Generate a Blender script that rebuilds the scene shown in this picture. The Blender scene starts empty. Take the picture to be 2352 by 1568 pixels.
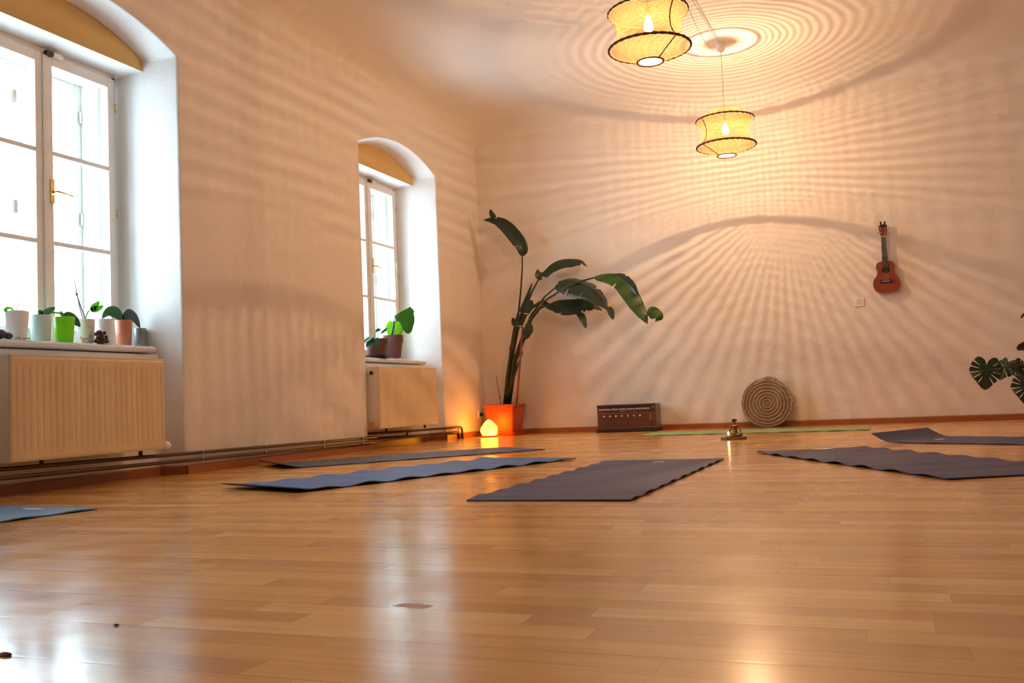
import bpy, bmesh, math, random
from mathutils import Vector, Matrix, noise as mnoise
random.seed(7)
PI = math.pi
C = bpy.context.scene.collection
sc = bpy.context.scene

# ------------------------------------------------------------------ camera solve
F_PX = 2148.48
YAW, PITCH, ROLL = math.radians(21.286), math.radians(3.518), math.radians(-2.467)
CAM = Vector((0, 0, 0.36026))
_f = Vector((-math.sin(YAW)*math.cos(PITCH), math.cos(YAW)*math.cos(PITCH), math.sin(PITCH)))
_r = Vector((math.cos(YAW), math.sin(YAW), 0)); _u = _r.cross(_f)
R2 = _r*math.cos(ROLL) + _u*math.sin(ROLL); U2 = -_r*math.sin(ROLL) + _u*math.cos(ROLL)
def ray(px, py): return R2*((px-1176)/F_PX) - U2*((py-784)/F_PX) + _f
def on(px, py, ax, v):
    d = ray(px, py); t = (v-CAM[ax])/d[ax]; return CAM + d*t
def onY(px, py, y): return on(px, py, 1, y)
def onX(px, py, x): return on(px, py, 0, x)

cd = bpy.data.cameras.new('camera'); cam = bpy.data.objects.new('camera', cd); C.objects.link(cam)
M = Matrix((R2, U2, -_f)).transposed().to_4x4(); M.translation = CAM
cam.matrix_world = M
cd.sensor_width = 36; cd.lens = F_PX/2352*36; cd.clip_start = 0.02
sc.camera = cam

# ------------------------------------------------------------------ helpers
ORG = {}
def tag(o, label=None, cat=None, group=None, kind=None):
    if label: o['label'] = label
    if cat: o['category'] = cat
    if group: o['group'] = group
    if kind: o['kind'] = kind
    return o
def thing(name, loc, label, cat, group=None):
    o = bpy.data.objects.new(name, None); C.objects.link(o); o.empty_display_size = .05
    o.location = loc; ORG[o] = Vector(loc)
    return tag(o, label, cat, group)
class MB:
    """collects geometry in world coordinates; build() links it as one mesh object"""
    def __init__(s): s.v = []; s.f = []; s.uv = {}
    def add(s, vs, fs, uvs=None):
        b = len(s.v); s.v += [Vector(p) for p in vs]
        for k, f in enumerate(fs):
            if uvs: s.uv[len(s.f)] = uvs[k]
            s.f.append([i+b for i in f])
        return s
    def box(s, x0, x1, y0, y1, z0, z1, M=None):
        vs = [Vector((x, y, z)) for x in (x0, x1) for y in (y0, y1) for z in (z0, z1)]
        if M: vs = [M @ p for p in vs]
        return s.add(vs, [(0,1,3,2),(4,6,7,5),(0,4,5,1),(2,3,7,6),(0,2,6,4),(1,5,7,3)])
    def tube(s, pts, r, n=8, cap=True):
        pts = [Vector(p) for p in pts]; rs = r if isinstance(r, (list, tuple)) else [r]*len(pts)
        vs = []; N = len(pts); ref = None
        for i, p in enumerate(pts):
            t = (pts[min(i+1, N-1)] - pts[max(i-1, 0)]).normalized()
            if ref is None: ref = Vector((0,0,1)) if abs(t.z) < .9 else Vector((1,0,0))
            a = (ref - t*ref.dot(t)).normalized(); b = t.cross(a); ref = a
            for k in range(n):
                q = 2*PI*k/n; vs.append(p + (a*math.cos(q)+b*math.sin(q))*rs[i])
        fs = [(i*n+k, i*n+(k+1)%n, (i+1)*n+(k+1)%n, (i+1)*n+k) for i in range(N-1) for k in range(n)]
        if cap: fs += [tuple(reversed(range(n))), tuple(range((N-1)*n, N*n))]
        return s.add(vs, fs)
    def lathe(s, prof, c=(0,0,0), n=32, uvw=None, closed=False, squash=1.0):
        c = Vector(c); P = len(prof); vs = []
        for r, z in prof:
            for k in range(n):
                a = 2*PI*k/n; vs.append(c + Vector((r*math.cos(a), r*math.sin(a)*squash, z)))
        fs = []; uvs = []; L = [0]
        for i in range(P-1): L.append(L[-1] + math.hypot(prof[i+1][0]-prof[i][0], prof[i+1][1]-prof[i][1]))
        rng = P if closed else P-1
        for i in range(rng):
            j = (i+1) % P
            for k in range(n):
                fs.append((i*n+k, i*n+(k+1)%n, j*n+(k+1)%n, j*n+k))
                if uvw: uvs.append(((k/n, L[i]), ((k+1)/n, L[i]), ((k+1)/n, L[j]), (k/n, L[j])))
        if not closed and not uvw:
            if prof[0][0] > 1e-5: fs.append(tuple(reversed(range(n))))
            if prof[-1][0] > 1e-5: fs.append(tuple(range((P-1)*n, P*n)))
        return s.add(vs, fs, uvs if uvw else None)
    def torus(s, c, R, r, n=48, m=8, rope=0):
        c = Vector(c); vs = []
        for i in range(n):
            a = 2*PI*i/n
            for k in range(m):
                q = 2*PI*k/m; rr = r*(1+rope*math.sin(a*90+q*2))
                vs.append(c + Vector(((R+rr*math.cos(q))*math.cos(a), (R+rr*math.cos(q))*math.sin(a), rr*math.sin(q))))
        return s.add(vs, [(i*m+k, ((i+1)%n)*m+k, ((i+1)%n)*m+(k+1)%m, i*m+(k+1)%m) for i in range(n) for k in range(m)])
    def prism(s, outline, d0, d1, axis='y', flip=False):
        """outline = (u,v) loop; extruded between d0,d1 along axis. y: (u,d,v)  x: (d,u,v)  z: (u,v,d)"""
        mp = {'y': lambda u, v, d: (u, d, v), 'x': lambda u, v, d: (d, u, v), 'z': lambda u, v, d: (u, v, d)}[axis]
        n = len(outline); vs = [mp(u, v, d0) for u, v in outline] + [mp(u, v, d1) for u, v in outline]
        fs = [tuple(range(n)), tuple(reversed(range(n, 2*n)))] + [(i, i+n, (i+1)%n+n, (i+1)%n) for i in range(n)]
        return s.add(vs, fs)
    def ball(s, c, r, n=12, m=8, sc_=(1,1,1)):
        c = Vector(c); vs = []
        for i in range(m+1):
            p = PI*i/m
            for k in range(n):
                a = 2*PI*k/n; vs.append(c + Vector((r*sc_[0]*math.sin(p)*math.cos(a), r*sc_[1]*math.sin(p)*math.sin(a), r*sc_[2]*math.cos(p))))
        return s.add(vs, [(i*n+k, (i+1)*n+k, (i+1)*n+(k+1)%n, i*n+(k+1)%n) for i in range(m) for k in range(n)])
    def build(s, name, mat, parent=None, smooth=False, bevel=0, origin=None, weld=True, seg=2, autosmooth=None):
        o0 = ORG[parent] if parent else (Vector(origin) if origin is not None else Vector((0,0,0)))
        me = bpy.data.meshes.new(name); me.from_pydata([tuple(p-o0) for p in s.v], [], s.f)
        if s.uv:
            ul = me.uv_layers.new(name='UVMap')
            for pi, uvs in s.uv.items():
                for li, uv in zip(me.polygons[pi].loop_indices, uvs): ul.data[li].uv = uv
        bm = bmesh.new(); bm.from_mesh(me)
        if weld: bmesh.ops.remove_doubles(bm, verts=bm.verts, dist=1e-5)
        bmesh.ops.recalc_face_normals(bm, faces=bm.faces)
        for f in bm.faces: f.smooth = smooth
        if smooth and autosmooth:
            for e in bm.edges:
                if len(e.link_faces) == 2 and e.calc_face_angle(0) > autosmooth: e.smooth = False
        bm.to_mesh(me); bm.free()
        ob = bpy.data.objects.new(name, me); C.objects.link(ob)
        if mat: me.materials.append(mat)
        if parent: ob.parent = parent
        else: ob.location = o0
        ORG[ob] = o0
        if bevel:
            m = ob.modifiers.new('bevel', 'BEVEL'); m.width = bevel; m.segments = seg; m.limit_method = 'ANGLE'; m.angle_limit = math.radians(35)
            m.harden_normals = False
        return ob

# ------------------------------------------------------------------ materials
def nt(name):
    m = bpy.data.materials.new(name); m.use_nodes = True; t = m.node_tree; t.nodes.clear()
    out = t.nodes.new('ShaderNodeOutputMaterial'); return m, t, out
def N(t, kind, **kw):
    n = t.nodes.new(kind)
    for k, v in kw.items():
        if k in n.inputs.keys(): n.inputs[k].default_value = v
        else: setattr(n, k, v)
    return n
def math_n(t, op, a, b=None, clamp=False):
    n = t.nodes.new('ShaderNodeMath'); n.operation = op; n.use_clamp = clamp
    for i, x in enumerate((a, b)):
        if x is None: continue
        if isinstance(x, (int, float)): n.inputs[i].default_value = x
        else: t.links.new(x, n.inputs[i])
    return n.outputs[0]
def mat(name, col, rough=.6, metal=0, var=.12, scale=30, bump=0, bscale=60, spec=.5, trans=0, col2=None, stretch=(1,1,1), coat=0, subsurf=0):
    m, t, out = nt(name); L = t.links.new
    p = N(t, 'ShaderNodeBsdfPrincipled'); p.inputs['Roughness'].default_value = rough; p.inputs['Metallic'].default_value = metal
    p.inputs['Specular IOR Level'].default_value = spec; p.inputs['Coat Weight'].default_value = coat; p.inputs['Coat Roughness'].default_value = .15
    tc = N(t, 'ShaderNodeTexCoord'); mp = N(t, 'ShaderNodeMapping'); mp.inputs['Scale'].default_value = stretch
    L(tc.outputs['Object'], mp.inputs['Vector'])
    nz = N(t, 'ShaderNodeTexNoise', Scale=scale, Detail=4.0); L(mp.outputs[0], nz.inputs['Vector'])
    mx = N(t, 'ShaderNodeMix', data_type='RGBA'); L(nz.outputs['Fac'], mx.inputs[0])
    c2 = col2 or tuple(c*(1-var*2) for c in col)
    c1 = col if col2 else tuple(min(1, c*(1+var)) for c in col)
    mx.inputs[6].default_value = (*c1, 1); mx.inputs[7].default_value = (*c2, 1)
    L(mx.outputs[2], p.inputs['Base Color'])
    if bump:
        n2 = N(t, 'ShaderNodeTexNoise', Scale=bscale, Detail=5.0); L(mp.outputs[0], n2.inputs['Vector'])
        b = N(t, 'ShaderNodeBump', Strength=1.0, Distance=bump); L(n2.outputs['Fac'], b.inputs['Height']); L(b.outputs[0], p.inputs['Normal'])
    if trans:
        tr = N(t, 'ShaderNodeBsdfTranslucent'); L(mx.outputs[2], tr.inputs['Color'])
        ms = N(t, 'ShaderNodeMixShader'); ms.inputs[0].default_value = trans
        L(p.outputs[0], ms.inputs[1]); L(tr.outputs[0], ms.inputs[2]); L(ms.outputs[0], out.inputs[0])
    else: L(p.outputs[0], out.inputs[0])
    return m

def floor_mat():
    m, t, out = nt('beech_strip_parquet'); L = t.links.new
    p = N(t, 'ShaderNodeBsdfPrincipled')
    tc = N(t, 'ShaderNodeTexCoord'); sp = N(t, 'ShaderNodeSeparateXYZ'); L(tc.outputs['Object'], sp.inputs[0])
    x, y = sp.outputs[0], sp.outputs[1]
    w = .0687
    yr = math_n(t, 'DIVIDE', math_n(t, 'SUBTRACT', y, 1.07-.206*40), w)
    row = math_n(t, 'FLOOR', yr)
    wr = N(t, 'ShaderNodeTexWhiteNoise', noise_dimensions='1D'); L(row, wr.inputs['W'])
    xs = math_n(t, 'ADD', math_n(t, 'DIVIDE', x, .52), math_n(t, 'MULTIPLY', wr.outputs['Value'], 7.3))
    col = math_n(t, 'FLOOR', xs)
    cb = N(t, 'ShaderNodeCombineXYZ'); L(row, cb.inputs[0]); L(col, cb.inputs[1])
    wn = N(t, 'ShaderNodeTexWhiteNoise', noise_dimensions='3D'); L(cb.outputs[0], wn.inputs['Vector'])
    ramp = N(t, 'ShaderNodeValToRGB'); L(wn.outputs['Value'], ramp.inputs[0])
    e = ramp.color_ramp.elements
    e[0].position = 0; e[0].color = (.56, .235, .05, 1); e[1].position = 1; e[1].color = (.84, .49, .16, 1)
    a = e.new(.3); a.color = (.67, .31, .075, 1); a = e.new(.75); a.color = (.75, .375, .095, 1)
    # grain along x
    mp = N(t, 'ShaderNodeMapping'); mp.inputs['Scale'].default_value = (2.5, 60, 1); L(tc.outputs['Object'], mp.inputs[0])
    off = N(t, 'ShaderNodeVectorMath', operation='ADD'); L(mp.outputs[0], off.inputs[0]); L(wn.outputs['Color'], off.inputs[1])
    g = N(t, 'ShaderNodeTexNoise', Scale=1.0, Detail=5.0, Distortion=.4); L(off.outputs[0], g.inputs['Vector'])
    mg = N(t, 'ShaderNodeMix', data_type='RGBA', blend_type='MULTIPLY'); mg.inputs[0].default_value = .55
    gr = N(t, 'ShaderNodeValToRGB'); L(g.outputs['Fac'], gr.inputs[0]); gr.color_ramp.elements[0].position = .3; gr.color_ramp.elements[0].color = (.72,.62,.52,1); gr.color_ramp.elements[1].position = .65
    L(ramp.outputs[0], mg.inputs[6]); L(gr.outputs[0], mg.inputs[7])
    # board gaps every third row, thin strip joints elsewhere
    fr = math_n(t, 'FRACT', math_n(t, 'DIVIDE', yr, 3.0))
    d3 = math_n(t, 'MINIMUM', fr, math_n(t, 'SUBTRACT', 1.0, fr))
    gap = math_n(t, 'LESS_THAN', d3, .0065)
    fx = math_n(t, 'FRACT', xs); dx = math_n(t, 'MINIMUM', fx, math_n(t, 'SUBTRACT', 1.0, fx)); jx = math_n(t, 'LESS_THAN', dx, .0016)
    lines = math_n(t, 'MAXIMUM', math_n(t, 'MULTIPLY', gap, .55), math_n(t, 'MULTIPLY', jx, .3))
    ml = N(t, 'ShaderNodeMix', data_type='RGBA'); L(lines, ml.inputs[0]); L(mg.outputs[2], ml.inputs[6]); ml.inputs[7].default_value = (.10, .045, .018, 1)
    # scuffs and small dark marks
    vo = N(t, 'ShaderNodeTexVoronoi', Scale=3.2, Randomness=1.0); 
    dm = N(t, 'ShaderNodeTexNoise', Scale=9.0, Detail=2.0)
    va = N(t, 'ShaderNodeVectorMath', operation='MULTIPLY_ADD'); L(dm.outputs['Color'], va.inputs[0]); va.inputs[1].default_value = (.12,.12,0); L(tc.outputs['Object'], va.inputs[2]); L(tc.outputs['Object'], dm.inputs['Vector'])
    L(va.outputs[0], vo.inputs['Vector'])
    sc1 = math_n(t, 'LESS_THAN', vo.outputs['Distance'], .035)
    sgate = math_n(t, 'GREATER_THAN', N(t, 'ShaderNodeSeparateColor').outputs[0], -1)
    sepc = N(t, 'ShaderNodeSeparateColor'); L(vo.outputs['Color'], sepc.inputs[0])
    mk = math_n(t, 'MULTIPLY', sc1, math_n(t, 'GREATER_THAN', sepc.outputs[0], .55))
    mm = N(t, 'ShaderNodeMix', data_type='RGBA'); L(math_n(t, 'MULTIPLY', mk, .5), mm.inputs[0]); L(ml.outputs[2], mm.inputs[6]); mm.inputs[7].default_value = (.12,.07,.05,1)
    # one worn-through patch in the varnish
    pp = on(952, 1391, 2, 0); dxx = math_n(t, 'DIVIDE', math_n(t, 'SUBTRACT', x, pp.x), .036); dyy = math_n(t, 'DIVIDE', math_n(t, 'SUBTRACT', y, pp.y), .017)
    pn = N(t, 'ShaderNodeTexNoise', Scale=38.0, Detail=3.0); L(tc.outputs['Object'], pn.inputs['Vector'])
    rad = math_n(t, 'ADD', math_n(t, 'ADD', math_n(t, 'MULTIPLY', dxx, dxx), math_n(t, 'MULTIPLY', dyy, dyy)), math_n(t, 'MULTIPLY', math_n(t, 'SUBTRACT', pn.outputs['Fac'], .5), 3.0))
    worn = math_n(t, 'LESS_THAN', rad, 1.0)
    mw = N(t, 'ShaderNodeMix', data_type='RGBA'); L(worn, mw.inputs[0]); L(mm.outputs[2], mw.inputs[6]); mw.inputs[7].default_value = (.62, .40, .27, 1)
    L(mw.outputs[2], p.inputs['Base Color'])
    rn = N(t, 'ShaderNodeTexNoise', Scale=5.0, Detail=4.0); L(tc.outputs['Object'], rn.inputs['Vector'])
    rr = N(t, 'ShaderNodeMapRange'); L(rn.outputs['Fac'], rr.inputs[0]); rr.inputs[1].default_value = .3; rr.inputs[2].default_value = .7; rr.inputs[3].default_value = .15; rr.inputs[4].default_value = .24
    L(math_n(t, 'ADD', rr.outputs[0], math_n(t, 'MULTIPLY', worn, .55)), p.inputs['Roughness']); p.inputs['Specular IOR Level'].default_value = .8
    # gentle waviness of the worn boards plus crowned board edges
    wv = N(t, 'ShaderNodeTexNoise', Scale=3.0, Detail=2.0); L(tc.outputs['Object'], wv.inputs['Vector'])
    h = math_n(t, 'ADD', math_n(t, 'MULTIPLY', wv.outputs['Fac'], .0022), math_n(t, 'MULTIPLY', math_n(t, 'MINIMUM', d3, .03), .004))
    b = N(t, 'ShaderNodeBump', Strength=.6, Distance=1.0); L(h, b.inputs['Height']); L(b.outputs[0], p.inputs['Normal'])
    L(p.outputs[0], out.inputs[0]); return m

def plaster(name, col, bump=.0035, sc_=7):
    m, t, out = nt(name); L = t.links.new
    p = N(t, 'ShaderNodeBsdfPrincipled', Roughness=.9); p.inputs['Specular IOR Level'].default_value = .2
    tc = N(t, 'ShaderNodeTexCoord')
    n1 = N(t, 'ShaderNodeTexNoise', Scale=1.3, Detail=3.0); L(tc.outputs['Object'], n1.inputs['Vector'])
    mx = N(t, 'ShaderNodeMix', data_type='RGBA'); L(n1.outputs['Fac'], mx.inputs[0])
    mx.inputs[6].default_value = (*col, 1); mx.inputs[7].default_value = (*[c*.93 for c in col], 1); L(mx.outputs[2], p.inputs['Base Color'])
    n2 = N(t, 'ShaderNodeTexNoise', Scale=float(sc_), Detail=6.0, Roughness=.6); L(tc.outputs['Object'], n2.inputs['Vector'])
    b = N(t, 'ShaderNodeBump', Strength=.8, Distance=bump*4); L(n2.outputs['Fac'], b.inputs['Height']); L(b.outputs[0], p.inputs['Normal'])
    L(p.outputs[0], out.inputs[0]); return m

SHADE = [(.076, .315), (.11, .305), (.15, .28), (.195, .245), (.236, .222), (.216, .196), (.198, .16), (.190, .12), (.194, .07), (.212, .03), (.2425, 0), (.2, -.018), (.15, -.042), (.11, -.064), (.078, -.082)]
KNIT_SPLIT = sum(math.hypot(SHADE[i+1][0]-SHADE[i][0], SHADE[i+1][1]-SHADE[i][1]) for i in range(10))
def knit_mat(fan=None):
    """loosely knitted yarn: rows of open loops; the gaps are really open"""
    m, t, out = nt('knitted_jute'); L = t.links.new
    uv = N(t, 'ShaderNodeUVMap', uv_map='UVMap'); sp = N(t, 'ShaderNodeSeparateXYZ'); L(uv.outputs[0], sp.inputs[0])
    dn = N(t, 'ShaderNodeTexNoise', Scale=14.0, Detail=2.0, noise_dimensions='3D'); tc = N(t, 'ShaderNodeTexCoord'); L(tc.outputs['Object'], dn.inputs['Vector'])
    sd = N(t, 'ShaderNodeSeparateColor'); L(dn.outputs['Color'], sd.inputs[0])
    v = math_n(t, 'ADD', math_n(t, 'DIVIDE', sp.outputs[1], .0104), math_n(t, 'MULTIPLY', sd.outputs[0], 1.0))
    row = math_n(t, 'FLOOR', v)
    u = math_n(t, 'ADD', math_n(t, 'MULTIPLY', sp.outputs[0], 118.0), math_n(t, 'ADD', math_n(t, 'MULTIPLY', math_n(t, 'MODULO', row, 2.0), .12), math_n(t, 'MULTIPLY', sd.outputs[1], 1.1)))
    su = math_n(t, 'ABSOLUTE', math_n(t, 'SINE', math_n(t, 'MULTIPLY', u, PI)))
    sv = math_n(t, 'ABSOLUTE', math_n(t, 'SINE', math_n(t, 'MULTIPLY', v, PI)))
    # the body is knitted in open rows, the tapering bottom tier in long lengthwise stitches
    cone = math_n(t, 'GREATER_THAN', sp.outputs[1], KNIT_SPLIT)
    hb = math_n(t, 'GREATER_THAN', math_n(t, 'MULTIPLY', math_n(t, 'POWER', su, .35), sv), .47)
    if fan:      # bottom-tier stitches turned about a tilted axis, shaped to cast fanned streaks
        ax = Vector(fan[1]).normalized(); e1 = ax.cross(Vector((0, 0, 1))).normalized(); e2 = ax.cross(e1)
        sb = N(t, 'ShaderNodeVectorMath', operation='SUBTRACT'); L(tc.outputs['Object'], sb.inputs[0]); sb.inputs[1].default_value = fan[0]
        def dot(v):
            n = N(t, 'ShaderNodeVectorMath', operation='DOT_PRODUCT'); L(sb.outputs[0], n.inputs[0]); n.inputs[1].default_value = v; return n.outputs['Value']
        ph = math_n(t, 'ARCTAN2', dot(e1), dot(e2))
        uf = math_n(t, 'ADD', math_n(t, 'MULTIPLY', ph, fan[2]/(2*PI)), math_n(t, 'MULTIPLY', sd.outputs[1], .5))
        su_c = math_n(t, 'ABSOLUTE', math_n(t, 'SINE', math_n(t, 'MULTIPLY', uf, PI)))
    else: su_c = su
    hc = math_n(t, 'GREATER_THAN', math_n(t, 'MULTIPLY', su_c, math_n(t, 'POWER', sv, .5)), .44)
    hole = math_n(t, 'ADD', math_n(t, 'MULTIPLY', cone, hc), math_n(t, 'MULTIPLY', math_n(t, 'SUBTRACT', 1.0, cone), hb))
    df = N(t, 'ShaderNodeBsdfDiffuse'); df.inputs[0].default_value = (.165, .075, .024, 1)
    tl = N(t, 'ShaderNodeBsdfTranslucent'); tl.inputs[0].default_value = (.13, .054, .016, 1)
    a = N(t, 'ShaderNodeMixShader'); a.inputs[0].default_value = .5; L(df.outputs[0], a.inputs[1]); L(tl.outputs[0], a.inputs[2])
    tr = N(t, 'ShaderNodeBsdfTransparent')
    ms = N(t, 'ShaderNodeMixShader'); L(hole, ms.inputs[0]); L(a.outputs[0], ms.inputs[1]); L(tr.outputs[0], ms.inputs[2])
    L(ms.outputs[0], out.inputs[0]); return m

def glass_mat(name, tint=(1,1,1), refl=.08):
    m, t, out = nt(name); L = t.links.new
    tr = N(t, 'ShaderNodeBsdfTransparent'); tr.inputs[0].default_value = (*tint, 1)
    gl = N(t, 'ShaderNodeBsdfGlossy', Roughness=.01)
    lw = N(t, 'ShaderNodeLayerWeight', Blend=.5); fr = math_n(t, 'ADD', math_n(t, 'MULTIPLY', math_n(t, 'POWER', lw.outputs['Facing'], 5.0), .8), .035)
    ms = N(t, 'ShaderNodeMixShader'); L(fr, ms.inputs[0]); L(tr.outputs[0], ms.inputs[1]); L(gl.outputs[0], ms.inputs[2])
    L(ms.outputs[0], out.inputs[0]); return m
def emis(name, col, s):
    m, t, out = nt(name); e = N(t, 'ShaderNodeEmission'); e.inputs[0].default_value = (*col, 1); e.inputs[1].default_value = s
    t.links.new(e.outputs[0], out.inputs[0]); return m
def bulb_mat():
    m, t, out = nt('lit_clear_bulb'); e = N(t, 'ShaderNodeEmission'); e.inputs[0].default_value = (1, .62, .3, 1); e.inputs[1].default_value = 110
    tr = N(t, 'ShaderNodeBsdfTransparent'); a = N(t, 'ShaderNodeAddShader'); t.links.new(e.outputs[0], a.inputs[0]); t.links.new(tr.outputs[0], a.inputs[1])
    t.links.new(a.outputs[0], out.inputs[0]); return m
def salt_mat():
    m, t, out = nt('glowing_salt_rock'); L = t.links.new
    tc = N(t, 'ShaderNodeTexCoord'); nz = N(t, 'ShaderNodeTexNoise', Scale=14.0, Detail=3.0); L(tc.outputs['Object'], nz.inputs['Vector'])
    lw = N(t, 'ShaderNodeValToRGB'); L(nz.outputs['Fac'], lw.inputs[0])
    lw.color_ramp.elements[0].position = .35; lw.color_ramp.elements[0].color = (1, .27, .003, 1); lw.color_ramp.elements[1].position = .65; lw.color_ramp.elements[1].color = (1, .36, .02, 1)
    e = N(t, 'ShaderNodeEmission'); L(lw.outputs[0], e.inputs[0]); e.inputs[1].default_value = SALT
    L(e.outputs[0], out.inputs[0]); return m
SALT = 30.0
def mat_fabric(name, col):
    """yoga mat: fine crosswise ribs"""
    m, t, out = nt(name); L = t.links.new
    p = N(t, 'ShaderNodeBsdfPrincipled', Roughness=.55); p.inputs['Specular IOR Level'].default_value = .3
    tc = N(t, 'ShaderNodeTexCoord'); mp = N(t, 'ShaderNodeMapping'); mp.inputs['Scale'].default_value = (1.5, 45, 1); L(tc.outputs['Object'], mp.inputs[0])
    nz = N(t, 'ShaderNodeTexNoise', Scale=1.0, Detail=4.0); L(mp.outputs[0], nz.inputs['Vector'])
    mx = N(t, 'ShaderNodeMix', data_type='RGBA'); L(nz.outputs['Fac'], mx.inputs[0])
    mx.inputs[6].default_value = (*[c*1.25 for c in col], 1); mx.inputs[7].default_value = (*[c*.75 for c in col], 1); L(mx.outputs[2], p.inputs['Base Color'])
    b = N(t, 'ShaderNodeBump', Strength=.35, Distance=.004); L(nz.outputs['Fac'], b.inputs['Height']); L(b.outputs[0], p.inputs['Normal'])
    L(p.outputs[0], out.inputs[0]); return m

WALLC = (.80, .735, .67)
MW = plaster('wall_plaster', WALLC)
MC = plaster('ceiling_plaster', (.80, .75, .69), .002, 4)
MY = plaster('ochre_plaster', (.68, .45, .17), .002, 9)
MREV = plaster('white_reveal_plaster', (.84, .82, .80), .002, 6)
MFL = floor_mat()
MBASE = mat('stained_skirting_wood', (.36, .115, .035), .35, var=.2, scale=3, stretch=(6, 6, 60))
MPIPE = mat('brown_pipe_paint', (.075, .03, .014), .35)
MWIN = mat('white_window_paint', (.78, .76, .72), .35, var=.03)
MSILL = mat('white_sill_paint', (.80, .78, .76), .4, var=.05, scale=12, col2=(.6, .57, .54))
MRAD = mat('cream_radiator_enamel', (.72, .56, .35), .38, var=.03)
MRADW = mat('white_radiator_side_enamel', (.76, .70, .60), .4, var=.03)
MBRASS = mat('polished_brass', (.80, .52, .16), .2, 1)
MCHROME = mat('chrome', (.8, .8, .8), .12, 1, var=.02)
MBLACK = mat('black_plastic', (.012, .012, .013), .4)
MWHITE = mat('white_plastic', (.8, .78, .74), .4, var=.03)
MGLASS = glass_mat('window_glass')
MKNIT = knit_mat(); MKNIT2 = knit_mat(((0, 0, 2.41+.13-3.30), (.33, 1.07, -.38), 72))
MROPE = mat('brown_jute_rope', (.11, .045, .015), .9, bump=.001, bscale=300)
MCORD = mat('cream_cable', (.55, .5, .42), .5)
MTERRA = mat('terracotta_plastic', (.45, .07, .014), .42, var=.05)
MSOIL = mat('potting_soil', (.035, .022, .014), .95, bump=.01, bscale=90)
MLEAFD = mat('dark_strap_leaf', (.026, .044, .018), .33, var=.3, scale=8, trans=.12)
MLEAFG = mat('mid_green_leaf', (.055, .13, .02), .35, var=.3, scale=8, trans=.3)
MLEAFM = mat('monstera_leaf', (.018, .04, .014), .35, var=.25, scale=12, trans=.08)
MLEAFL = mat('bright_green_leaf', (.13, .42, .03), .35, var=.2, scale=9, trans=.55)
MLEAFB = mat('blue_green_leaf', (.06, .22, .12), .4, var=.3, scale=12, trans=.35)
MLEAFO = mat('orchid_leaf', (.03, .17, .05), .35, var=.2, scale=9, trans=.25)
MSTEM = mat('dark_green_stem', (.035, .04, .015), .5, var=.3, scale=20)
MSTAKE = mat('red_brown_cane', (.27, .075, .025), .5, var=.2, scale=10, stretch=(3, 3, .5))
MROSEW = mat('reddish_harmonium_wood', (.135, .05, .028), .3, var=.35, scale=5, stretch=(1.5, 14, 14), coat=.3)
MDARKW = mat('dark_plinth_wood', (.025, .012, .009), .35)
MUKE = mat('mahogany_soundboard', (.25, .045, .016), .33, var=.12, scale=6, stretch=(20, 20, 1.5))
MUKED = mat('dark_fretboard', (.018, .008, .006), .45)
MSTONE = mat('carved_grey_brown_stone', (.36, .255, .165), .9, bump=.006, bscale=70, col2=(.19, .12, .072), scale=16)
MBRONZE = mat('aged_bronze', (.26, .12, .04), .3, .85, var=.4, scale=60)
MLINEN = mat('orange_line', (.5, .2, .05), .5)

# ------------------------------------------------------------------ room
W, D, ZC = -3.846, 9.03, 3.30
XR, YB = 3.3, -2.6
SPR, RISE = 2.525, .153
N0 = (-.516, .921); N1 = (3.038, 4.475); N2 = (6.602, 8.039)  # N0 is the unseen niche of the added window
HALF = (N1[1]-N1[0])/2
RAD = (HALF**2+RISE**2)/(2*RISE)
def arch(y, n):
    c = (n[0]+n[1])/2; return SPR+RISE-RAD+math.sqrt(max(RAD**2-(y-c)**2, 0))
WC = (3.842, 7.395, .288)           # window centres, the last an added unseen one
XA, XF = -4.075, -4.232       # lunette plane, window frame plane
ZL = 2.455
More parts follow.
